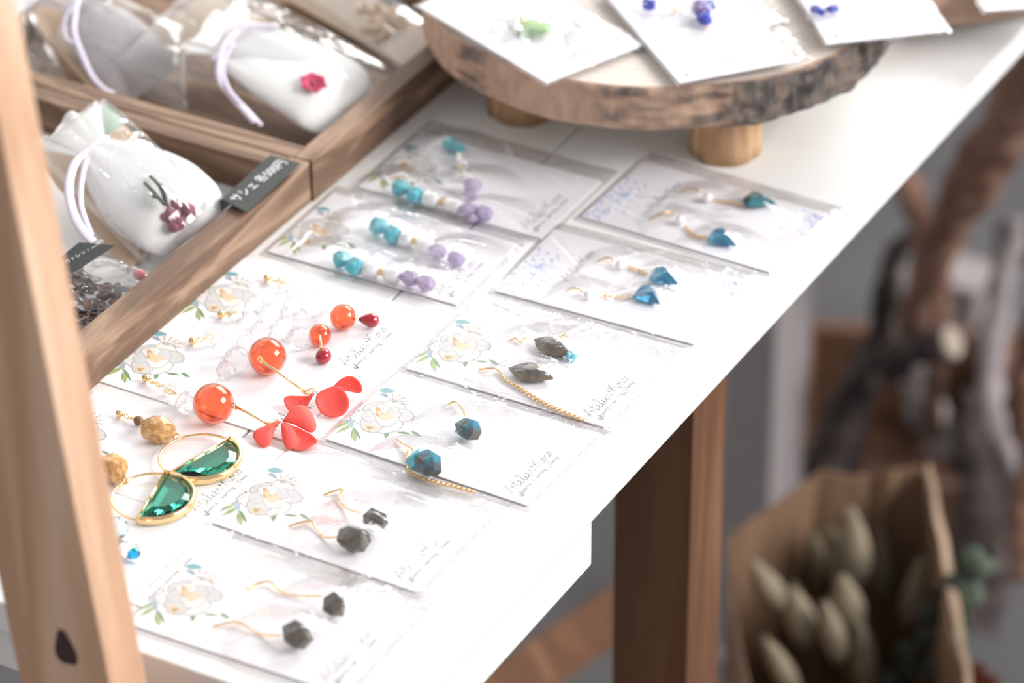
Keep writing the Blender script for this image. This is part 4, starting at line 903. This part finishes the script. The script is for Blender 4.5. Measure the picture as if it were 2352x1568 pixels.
# near tray: berry sachet
q1 = [P(75, 345, 31), P(240, 224, 40), P(500, 478, 21.5), P(352, 632, 6)]
mb, n1 = pouch(q1, 15, 61, wr=1.5); single('clear_bag', mb, 'film_big', 'clear bag around the white sachet with dried berries', 'bag', GB)
kq = [bil(q1, .06, .04) - n1 * 2, bil(q1, .52, .04) - n1 * 2, bil(q1, .5, .9) - n1 * 1.2, bil(q1, .04, .9) - n1 * 1.2]
def board(q, th=.5):
    n = nrm(np.cross(q[1] - q[0], q[3] - q[0])); n = n if n[2] > 0 else -n; mb = MB(); v = list(q) + [p - n * th for p in q]
    up = np.cross(q[1] - q[0], q[2] - q[0])[2] > 0
    f = [(0, 1, 2, 3), (7, 6, 5, 4), (0, 4, 5, 1), (1, 5, 6, 2), (2, 6, 7, 3), (3, 7, 4, 0)]
    return mb.add(v, f if up else [x[::-1] for x in f])
single('kraft_backing_card', board([P(70, 352, 24), P(234, 234, 33), P(474, 472, 13), P(292, 622, 4)]), 'kraft', 'kraft backing card behind the berry sachet', 'card', 'kraft backing cards')
lb = [bil(q1, .62, .05), bil(q1, .97, .05), bil(q1, .97, .22), bil(q1, .55, .20)]
single('paper_label', board([p + n1 * .8 for p in lb], .3), 'green_print', 'sage green paper label at the top of the berry sachet bag', 'label')
e, (sf, nn, dd, ss) = sachet(P(212, 345, 30), P(446, 540, 12), 22, 7.0, n1, 'white organza sachet with purple berries and a dark sprig', 5, ruffle=16,
    ribbon_pts=[([P(208, 338, 38), P(172, 375, 38), P(158, 430, 36), P(168, 490, 33), P(190, 530, 29), P(214, 556, 26)], 2.0), ([P(208, 338, 38), P(190, 400, 36), P(186, 470, 32), P(210, 540, 27)], 1.2)])
for k, (px_, py_) in enumerate([(385, 478), (402, 470), (392, 498), (408, 490), (426, 478), (434, 485), (376, 500), (400, 520), (410, 512), (388, 488)]):
    part('berry', MB().sphere(P(px_, py_, 24 - (py_ - 470) * .09), 2.2 + .5 * (k % 3), 10, 7), 'berry', e)
mb = MB()
for (a, b, c_) in [((332, 420), (352, 440), (378, 470)), ((345, 405), (368, 430), (382, 470)), ((350, 450), (365, 455), (380, 470)), ((370, 425), (378, 445), (384, 470))]: mb.tube(spline([P(*a, 31.5), P(*b, 31), P(*c_, 28)], 5), .8, 5)
part('sprig', mb, 'sprig', e)
# far tray: flower sachet
q2 = [P(268, 140, 22), P(470, -62, 34), P(906, 163, 21), P(746, 312, 7)]
mb, n2 = pouch(q2, 15, 62, wr=1.6); single('clear_bag', mb, 'film_big', 'clear bag around the white sachet with the crimson flower', 'bag', GB)
single('kraft_backing_card', board([P(372, 66, 24), P(470, -20, 30), P(640, 60, 24), P(525, 200, 14)]), 'kraft', 'kraft backing card behind the crimson flower sachet', 'card', 'kraft backing cards')
e, (sf, nn, dd, ss) = sachet(P(535, 98, 30), P(800, 258, 12), 23, 7.0, n2, 'white organza sachet with a crimson flower on its front', 6, ruffle=13, spread=.9, neck_w=.6,
    ribbon_pts=[([P(640, 60, 34), P(570, 58, 36), P(522, 92, 35), P(504, 140, 32), P(505, 185, 27), P(535, 225, 22), P(585, 280, 19)], 1.5), ([P(535, 98, 36), P(512, 150, 31), P(525, 205, 25), P(570, 255, 20), P(600, 288, 19)], 1.0)])
fc = P(719, 196, 26)
for k in range(6):
    a = k * 1.047 + .3; dv = (dd * math.cos(a) + ss * math.sin(a)) + nn * .25
    part('flower_petal', cupped_petal(fc, dv, 6.4, .7, 1, .15, 1.0, .4, nrm_up=nn), 'pink_flower', e)
part('flower_centre', MB().sphere(fc + nn * .9, 1.3, 10, 7), 'berry', e)
# far tray: sachet at the left with shade put into its colour, and a bag
q3 = [P(60, 40, 22), P(260, -80, 34), P(520, 130, 24), P(430, 262, 7)]
q3 = [P(110, 130, 10), P(180, -60, 32), P(420, 60, 26), P(430, 258, 6)]
mb, n3 = pouch(q3, 13, 63, wr=2.0); single('clear_bag', mb, 'film_big', 'clear bag around the plain sachet in the far tray corner', 'bag', GB)
single('kraft_backing_card', board([P(68, 40, 22), P(150, -60, 28), P(300, 120, 12), P(228, 228, 5)]), 'kraft', 'kraft backing card under the plain sachet in the far tray', 'card', 'kraft backing cards')
e, (sf, nn, dd, ss) = sachet(P(175, 12, 28), P(345, 205, 7), 17, 6.0, n3, 'plain pale grey organza sachet with a lilac ribbon, in the far tray corner', 8, fill='cotton_shade', sheer_='organza_shade', ruffle=12,
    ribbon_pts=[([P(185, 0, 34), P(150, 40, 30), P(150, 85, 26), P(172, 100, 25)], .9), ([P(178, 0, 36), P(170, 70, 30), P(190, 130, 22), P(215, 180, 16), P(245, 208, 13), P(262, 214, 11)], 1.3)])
q4 = [P(30, 200, 5), P(10, 20, 18), P(70, -10, 22), P(160, 195, 6)]
mb, n4 = pouch(q4, 9, 64, wr=2.0); single('clear_bag', mb, 'film_big', 'crumpled empty looking clear bag half behind the pine board', 'bag', GB)

# dried wood curl flowers lying on kraft behind the flower sachet
q5 = [P(640, -10, 6), P(760, -70, 14), P(1010, 90, 8), P(930, 152, 5)]
single('kraft_backing_card', board([p for p in q5]), 'kraft', 'kraft card under the pale dried flowers by the log slice', 'card', 'kraft backing cards')
fl = thing('dried_flower_bunch', P(880, 45, 8), 'pale dried curled flowers between the flower sachet and the log slice', 'dried flower')
for k, (x, y, r_) in enumerate([(862, 22, 5), (885, 45, 6), (905, 30, 5), (920, 50, 4), (850, 48, 5), (870, 65, 4.5), (835, 18, 4)]):
    c = P(x, y, 12)
    mb = MB(); mb.tube([c + V3(r_ * .9 * (1 - t * .7) * math.cos(9 * t + k), r_ * .9 * (1 - t * .7) * math.sin(9 * t + k), r_ * (t - .5) * .9) for t in np.linspace(0, 1, 26)], [1.5 * (1 - .5 * t) for t in np.linspace(0, 1, 26)], 6, flatten=.4)
    part('curl', mb, 'wood_curl', fl)
mb, n5 = pouch([P(650, -30, 10), P(790, -90, 18), P(1015, 75, 12), P(925, 165, 6)], 11, 65, wr=1.5); single('clear_bag', mb, 'film_big', 'clear bag around the pale dried flowers', 'bag', GB)

# potpourri bag in the near tray
rgp = np.random.default_rng(71); mb = MB()
for k in range(230):
    px_, py_ = rgp.uniform(105, 330), rgp.uniform(600, 745)
    if (px_ - 150) * .62 + (py_ - 745) > 42 or py_ > 790 - px_ * .55 + 60: pass
    z_ = rgp.uniform(5, 15); p = P(px_, py_, z_)
    if p[0] > -70 or p[1] > -38 or p[1] < -112: continue
    a = rgp.uniform(0, 6.28); dv = V3(math.cos(a), math.sin(a), rgp.normal(0, .35)); pm = cupped_petal(p, dv, rgp.uniform(3.5, 7.5), rgp.uniform(.3, 1.1), 1, .2, rgp.uniform(.5, .9), .4)
    mb.add(pm.verts(), pm.f, int(rgp.choice([0, 0, 1, 2])), True)
single('potpourri', mb, ['potp_a', 'potp_b', 'potp_c'], 'brown and grey dried potpourri in the near tray', 'potpourri', kind='stuff')
single('red_berry', MB().sphere(P(322, 632, 13), (3.4, 2.4, 2.2), 14, 9), 'red_berry', 'single red berry in the potpourri bag beside the tray rail', 'berry')
q6 = [P(95, 640, 16), P(225, 583, 17), P(345, 628, 20), P(215, 762, 5)]
mb, n6 = pouch(q6, 6, 66, wr=3.0); single('clear_bag', mb, 'film_big', 'clear crinkled bag around the brown potpourri', 'bag', GB)
# black tags with white handwriting
GT = 'black handwritten tags'
def tag(q, label, text, t_o, t_x, t_y, ln, foot=None, hs=1.0):
    n = nrm(np.cross(q[1] - q[0], q[3] - q[0])); n = n if n[2] > 0 else -n
    t = thing('black_tag', np.mean(q, axis=0), label, 'tag', GT); tcp = part('tag_card', board(q, .5), 'black_tag', t)
    if foot is not None: part('tag_fold', board(foot, .5), 'black_tag', t)
    mb = MB(); ex = nrm(t_x - t_o); ey = t_y - t_o; ey = nrm(ey - ex * (ey @ ex)); put_text(mb, text, t_o, ex, ey, ln, .12, 0, hs)
    if np.cross(ex, ey) @ n < 0: pass
    part('lettering', mb, 'chalk', tcp); return t
qa = [P(510, 456, 22.5), P(620, 356, 24), P(689, 374, 24), P(566, 487, 22.5)]
tag(qa, 'black tag lying across the tray corner, white writing with a price', 'サシェ 各500円', P(548, 464, 22.9), P(650, 384, 23.8), P(530, 446, 22.9), 36.5, [P(492, 466, 17), P(511, 456, 22.4), P(528, 468, 22.4), P(509, 485, 17)], 1.15)
qb = [P(110, 612, 22), P(182, 556, 27), P(263, 563, 27), P(172, 623, 22)]
tag(qb, 'black tag lying on the potpourri bag, white handwriting, beside the pine board', 'アウトレット300円', P(143, 613, 22.9), P(218, 568, 26.4), P(132, 590, 23.4), 21.0, None, 1.1)

# ------------------------------------------------------------------ below the table: posts, crate, driftwood, kraft bag with dried grasses
def post(name, px0, pxm, px1, py, D, label, mat, ztop):
    m = DD(pxm, py, D); l = onY(px0, py, m[1]); r_ = onX(px1, py, m[0]); w_, d_ = m[0] - l[0], r_[1] - m[1]
    t = thing(name, (m[0] - w_ / 2, m[1] + d_ / 2, -720), label, 'post')
    part('shaft', MB().box((m[0] - w_ / 2, m[1] + d_ / 2, (ztop - 720) / 2), (w_, d_, ztop + 720), bev=1.5), mat, t); part('base_plate', MB().box((m[0] - w_ / 2, m[1] + d_ / 2, -716), (w_ * 1.25, d_ * 1.25, 8), bev=1), mat, t)
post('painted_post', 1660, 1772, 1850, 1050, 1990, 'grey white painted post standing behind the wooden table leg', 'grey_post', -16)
cr_ = thing('low_wooden_crate', P(2080, 900, -720), 'low brown wooden crate on the floor behind the kraft bag', 'crate')
b0, b1 = DD(1835, 715, 2290), DD(2340, 795, 2290); ztop = (b0[2] + b1[2]) / 2; cx = (b0 + b1) / 2; ang = math.atan2(b1[1] - b0[1], b1[0] - b0[0]); Lc = float(np.hypot(*(b1 - b0)[:2])); Rz = np.array([[math.cos(ang), -math.sin(ang), 0], [math.sin(ang), math.cos(ang), 0], [0, 0, 1]])
hh = ztop + 720; dep = 165.0; inn = Rz @ V3(0, -1, 0)
part('back_board', MB().box((cx[0], cx[1], -720 + hh / 2), (Lc, 12, hh), R=Rz, bev=1), 'crate', cr_)
part('bottom_board', MB().box((cx[0] + inn[0] * dep / 2, cx[1] + inn[1] * dep / 2, -715), (Lc - 2, dep - 14, 9), R=Rz), 'crate', cr_)
part('front_board', MB().box((cx[0] + inn[0] * dep, cx[1] + inn[1] * dep, -720 + hh * .4), (Lc, 12, hh * .8), R=Rz, bev=1), 'crate', cr_)
for sg in (-1, 1):
    sc_ = cx + inn * dep / 2 + Rz @ V3(sg * (Lc / 2 - 6), 0, 0); part('side_board', MB().box((sc_[0], sc_[1], -720 + hh / 2), (12, dep - 14, hh), R=Rz, bev=1), 'crate', cr_)
GD = 'driftwood branches under the table'
def drift(pts, rads, mat, label, seed, cutend=None, twig=None):
    pts = spline([DD(x, y, D) for x, y, D in pts], 9); k = len(pts); rr = np.interp(np.linspace(0, 1, k), np.linspace(0, 1, len(rads)), rads); rg = np.random.default_rng(seed)
    t = thing('driftwood_branch', (pts[0][0], pts[0][1], min(p[2] for p in pts)), label, 'driftwood', GD)
    mb = MB(); mb.tube(pts, rr, 14); v = mb.v[0]; L_ = rg.normal(size=(k, 14)); L_ = (L_ + np.roll(L_, 1, 0) + np.roll(L_, 1, 1)) / 1.7
    cen = np.repeat(np.array(pts), 14, 0); mb.v[0] = cen + (v - cen) * (1 + .13 * L_.reshape(-1, 1) + .12 * np.sin(np.repeat(np.arange(k), 14) * .5 + np.tile(np.arange(14), k) * .9)[:, None])
    brp = part('branch', mb, mat, t)
    if cutend:
        dv = nrm(pts[-1] - pts[-2]); part('cut_end', MB().tube([pts[-1] - dv * 1, pts[-1] + dv * 1.5], [rr[-1] * 1.02, rr[-1] * .9], 14, smooth=False), 'cut_end', brp, label='pale cut end')
    if twig:
        for tp, tr_ in twig: part('twig', MB().tube(spline([DD(x, y, D) for x, y, D in tp], 7), np.linspace(tr_[0], tr_[1], (len(tp) - 1) * 7 + 1), 9), mat, t)
    return t
drift([(1845, 1330, 2050), (1880, 1120, 2050), (1925, 980, 2040), (1990, 870, 2030), (2080, 815, 2020), (2188, 785, 2010)], [16, 15, 13, 13, 11, 11], 'drift_dark', 'dark arched driftwood branch with a pale cut end', 81, True, [([(1935, 960, 2040), (1955, 870, 2045), (1975, 815, 2045)], (7, 5))])
drift([(2030, 330, 2120), (2085, 430, 2120), (2130, 560, 2110), (2150, 700, 2110), (2148, 850, 2120), (2140, 1000, 2130), (2130, 1200, 2140)], [7, 8, 9.5, 9, 7, 6, 6], 'drift_brown', 'reddish brown driftwood branch bending down beside the table edge', 82)
drift([(2100, 540, 2140), (2058, 580, 2140), (2035, 660, 2130), (2025, 740, 2130), (1995, 830, 2120), (1960, 1000, 2120), (1930, 1180, 2120)], [6, 7, 8, 8, 7, 8, 9], 'drift_dark', 'slender dark driftwood branch forming a loop below the table edge', 83)
drift([(2062, 620, 2170), (2080, 700, 2165), (2085, 790, 2160), (2110, 890, 2150), (2140, 970, 2140), (2165, 1020, 2130), (2215, 970, 2120), (2262, 925, 2110)], [8, 9, 10, 11, 12, 10, 8, 7], 'drift_grey', 'pale grey driftwood branch with a hooked lower end', 84)
drift([(2470, 60, 1960), (2352, 220, 1980), (2270, 360, 2000), (2190, 490, 2020), (2135, 620, 2040), (2090, 760, 2060)], [17, 17, 15, 14, 11, 9], 'drift_brown', 'thick slanting brown driftwood branch close under the far table edge', 85)
drift([(2330, 500, 2150), (2300, 660, 2130), (2275, 820, 2110), (2285, 950, 2090), (2325, 1080, 2070), (2330, 1190, 2060)], [9, 9, 9, 10, 9, 6], 'drift_grey', 'pale grey driftwood branch on the outer side of the pile', 86)
drift([(2225, 900, 2090), (2240, 1040, 2080), (2262, 1190, 2060), (2255, 1320, 2040), (2220, 1440, 2020)], [7, 15, 20, 20, 16], 'drift_dark', 'thick dark driftwood stump standing right of the kraft bag', 87, None, [([(2200, 1010, 2080), (2225, 1100, 2085), (2200, 1190, 2080)], (5, 4))])
drift([(2440, 600, 2030), (2385, 780, 2020), (2355, 900, 2010), (2375, 1050, 2000), (2350, 1200, 1985), (2360, 1330, 1970)], [10, 11, 12, 12, 13, 12], 'drift_brown', 'dark brown driftwood branch at the outermost edge of the pile', 88)
drift([(2420, 470, 2190), (2375, 560, 2190), (2360, 600, 2190)], [10, 10, 8], 'drift_dark', 'short dark driftwood stub above the pile', 89)
bx = P(2205, 610, -640); wb = thing('small_white_box', (bx[0], bx[1], -720), 'small pale box on the floor behind the driftwood', 'box')
part('box_body', MB().box((bx[0], bx[1], -688), (44, 40, 64), bev=1), 'box_grey', wb); part('box_lid', MB().box((bx[0], bx[1], -650), (48, 44, 12), bev=1), 'box_grey', wb)

# kraft paper bag: open top with crumpled rim
rim = [P(1665, 1238, -402), P(1850, 1092, -392), P(2128, 1078, -388), P(2232, 1660, -402), P(1735, 1760, -405)]
rim[1] = P(1868, 1092, -390)
rim = [np.asarray(p) for p in rim]; cenb = np.mean(rim, axis=0)
kb = thing('kraft_paper_bag', (cenb[0], cenb[1], -720), 'open brown kraft paper bag on the floor holding dried grasses', 'bag')
rgb_ = np.random.default_rng(91); rp = []
for i in range(5):
    a, b = rim[i], rim[(i + 1) % 5]
    for t in np.linspace(0, 1, 10, endpoint=False): rp.append(a + (b - a) * t + V3(rgb_.normal(0, .8), rgb_.normal(0, .8), rgb_.normal(0, 1.0) + 2.5 * math.sin(t * 9 + i)))
rp = np.array(rp); kn = len(rp); lev = 8; v = []
for j in range(lev):
    t = j / (lev - 1)
    for i in range(kn):
        p = rp[i]; xy = cenb[:2] + (p[:2] - cenb[:2]) * (1 - .10 * t) ; z_ = p[2] * (1 - t) + (-719.0) * t
        v.append((xy[0] + 1.6 * math.sin(i * .9 + j * 1.7) * (t < 1), xy[1] + 1.6 * math.cos(i * 1.3 + j) * (t < 1), z_))
inn_ = [(cenb[0] + (p[0] - cenb[0]) * .985, cenb[1] + (p[1] - cenb[1]) * .985, p[2]) for p in v]
f = [(j * kn + i, (j + 1) * kn + i, (j + 1) * kn + (i + 1) % kn, j * kn + (i + 1) % kn) for j in range(lev - 1) for i in range(kn)]; k0 = len(v)
f2 = [tuple(a + k0 for a in q[::-1]) for q in f] + [(i, (i + 1) % kn, k0 + (i + 1) % kn, k0 + i) for i in range(kn)] + [tuple((lev - 1) * kn + i for i in range(kn))]
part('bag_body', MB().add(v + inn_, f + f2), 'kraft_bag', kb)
fv = []
for i in range(20, 41):
    p = rp[i % kn]; o_ = np.array([p[0] - cenb[0], p[1] - cenb[1]]); o_ = o_ / np.linalg.norm(o_)
    fv += [(p[0], p[1], p[2] + .6), (p[0] + o_[0] * 5, p[1] + o_[1] * 5, p[2] + 1.0 + 1.0 * math.sin(i)), (p[0] + o_[0] * 6, p[1] + o_[1] * 6, p[2] - 9)]
ff = [(3 * i, 3 * i + 1, 3 * i + 4, 3 * i + 3) for i in range(20)] + [(3 * i + 1, 3 * i + 2, 3 * i + 5, 3 * i + 4) for i in range(20)]
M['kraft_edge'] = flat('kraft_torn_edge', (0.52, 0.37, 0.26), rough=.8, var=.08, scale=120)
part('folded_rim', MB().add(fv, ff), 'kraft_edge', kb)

GG = 'bunny tail grasses in the kraft bag'
rg2 = np.random.default_rng(97)
def bunny(top, base_, wd_, label, D):
    a, b = DD(*top, D), DD(*base_, D); t = thing('bunny_tail_grass', b, label, 'dried grass', GG); t['kind'] = 'thing'; d = nrm(a - b); L_ = float(np.linalg.norm(a - b)); s1 = nrm(np.cross(d, V3(0, 0, 1))); s2 = np.cross(s1, d)
    r_ = mm(wd_ / 2, a); mb = MB(); n = 14
    mb.tube([b + (a - b) * k for k in np.linspace(0, 1, 12)], [r_ * max(.12, math.sin(math.pi * (.12 + .80 * (k ** .8)))) for k in np.linspace(0, 1, 12)], n)
    for k in range(170):
        h_ = rg2.random(); an = rg2.uniform(0, 6.28); rr = r_ * max(.1, math.sin(math.pi * (.12 + .80 * h_ ** .8))) * .9; rad_ = s1 * math.cos(an) + s2 * math.sin(an); p = b + (a - b) * h_ + rad_ * rr
        q = p + (rad_ * .55 + d * .9) * rg2.uniform(2.0, 5.0); w2 = np.cross(rad_, d) * .35; mb.add([p - w2, p + w2, q, p + rad_ * -.5], [(0, 1, 2), (1, 3, 2), (3, 0, 2)])
    part('seed_head', mb, 'bunny', t)
    foot = V3(cenb[0] + (b[0] - cenb[0]) * .35, cenb[1] + (b[1] - cenb[1]) * .35, -640)
    part('stalk', MB().tube(spline([b + d * 2, b - d * 22 - V3(0, 0, 12), foot], 6), .8, 6), 'stem', t)
for (tp, bs, wd_, lb_, D_) in [((1955, 1170), (1975, 1345), 72, 'tallest cream bunny tail in the middle of the kraft bag', 1720), ((1905, 1215), (1960, 1370), 74, 'bunny tail tucked just left of the tallest one', 1730), ((1868, 1222), (1890, 1350), 64, 'grey shaded bunny tail behind the middle ones', 1750),
        ((2020, 1215), (2025, 1370), 52, 'slim bunny tail just right of the tallest one', 1750), ((1730, 1290), (1795, 1400), 66, 'bunny tail leaning outwards at the left rim of the bag', 1690), ((1820, 1352), (1855, 1480), 74, 'bunny tail hanging forward below the left rim one', 1670),
        ((1935, 1325), (1960, 1450), 76, 'bright bunny tail in front of the tallest one', 1680), ((2118, 1285), (2090, 1440), 66, 'bunny tail leaning towards the eucalyptus', 1720), ((1895, 1385), (1930, 1520), 60, 'bunny tail low in the centre of the bunch', 1660),
        ((1760, 1470), (1830, 1600), 56, 'lowest bunny tail at the front of the bag', 1640), ((1975, 1430), (1990, 1590), 62, 'bunny tail below the bright one', 1665)]:
    bunny(tp, bs, wd_, lb_, D_)
eu = thing('eucalyptus_sprig', DD(2120, 1560, 1660), 'dark green eucalyptus sprig with round leaves at the bag front', 'sprig')
sp = spline([DD(2080, 1640, 1660), DD(2150, 1500, 1665), DD(2200, 1370, 1670), DD(2262, 1270, 1675)], 10); part('stem', MB().tube(sp, np.linspace(1.6, .7, len(sp)), 7), 'stem', eu)
for k, (x, y, r_) in enumerate([(2232, 1275, 26), (2262, 1300, 28), (2275, 1272, 14), (2215, 1310, 22), (2240, 1330, 26), (2225, 1365, 34), (2180, 1345, 30), (2165, 1365, 26), (2140, 1415, 32), (2200, 1420, 30), (2165, 1455, 30), (2195, 1475, 34), (2120, 1470, 26), (2080, 1500, 30), (2110, 1530, 34), (2150, 1525, 28), (2060, 1545, 30), (2180, 1545, 26), (2040, 1570, 28)]):
    c = DD(x, y, 1664 + 6 * math.sin(k * 2)); r2 = mm(r_, c); n_ = nrm(V3(.5 * math.sin(k * 1.9) + .2, -.7, .5 + .5 * math.cos(k * 1.3))); s1 = nrm(np.cross(n_, V3(0, 0, 1))); s2 = np.cross(n_, s1)
    part('leaf', MB().grid(lambda u, v: c + (s1 * math.cos(6.2832 * u) * (1 + .08 * math.sin(12.57 * u)) + s2 * math.sin(6.2832 * u)) * r2 * (.03 + .97 * v) - n_ * r2 * .18 * v * v, 15, 4, thick=.35), 'euca_light' if k in (0, 1, 5, 11) else 'euca', eu)
mb = MB(); c = DD(2240, 1570, 1650)
for k in range(5):
    a = k * .9 - .4; pm = cupped_petal(c, V3(math.cos(a), .2, math.sin(a)), 16, .5, 1, .3, .6, .4, nrm_up=(0, -1, .3)); mb.add(pm.verts(), pm.f, 0, True)
single('dried_leaf', mb, 'dead_leaf', 'curled red brown dried leaf beside the eucalyptus sprig', 'leaf')
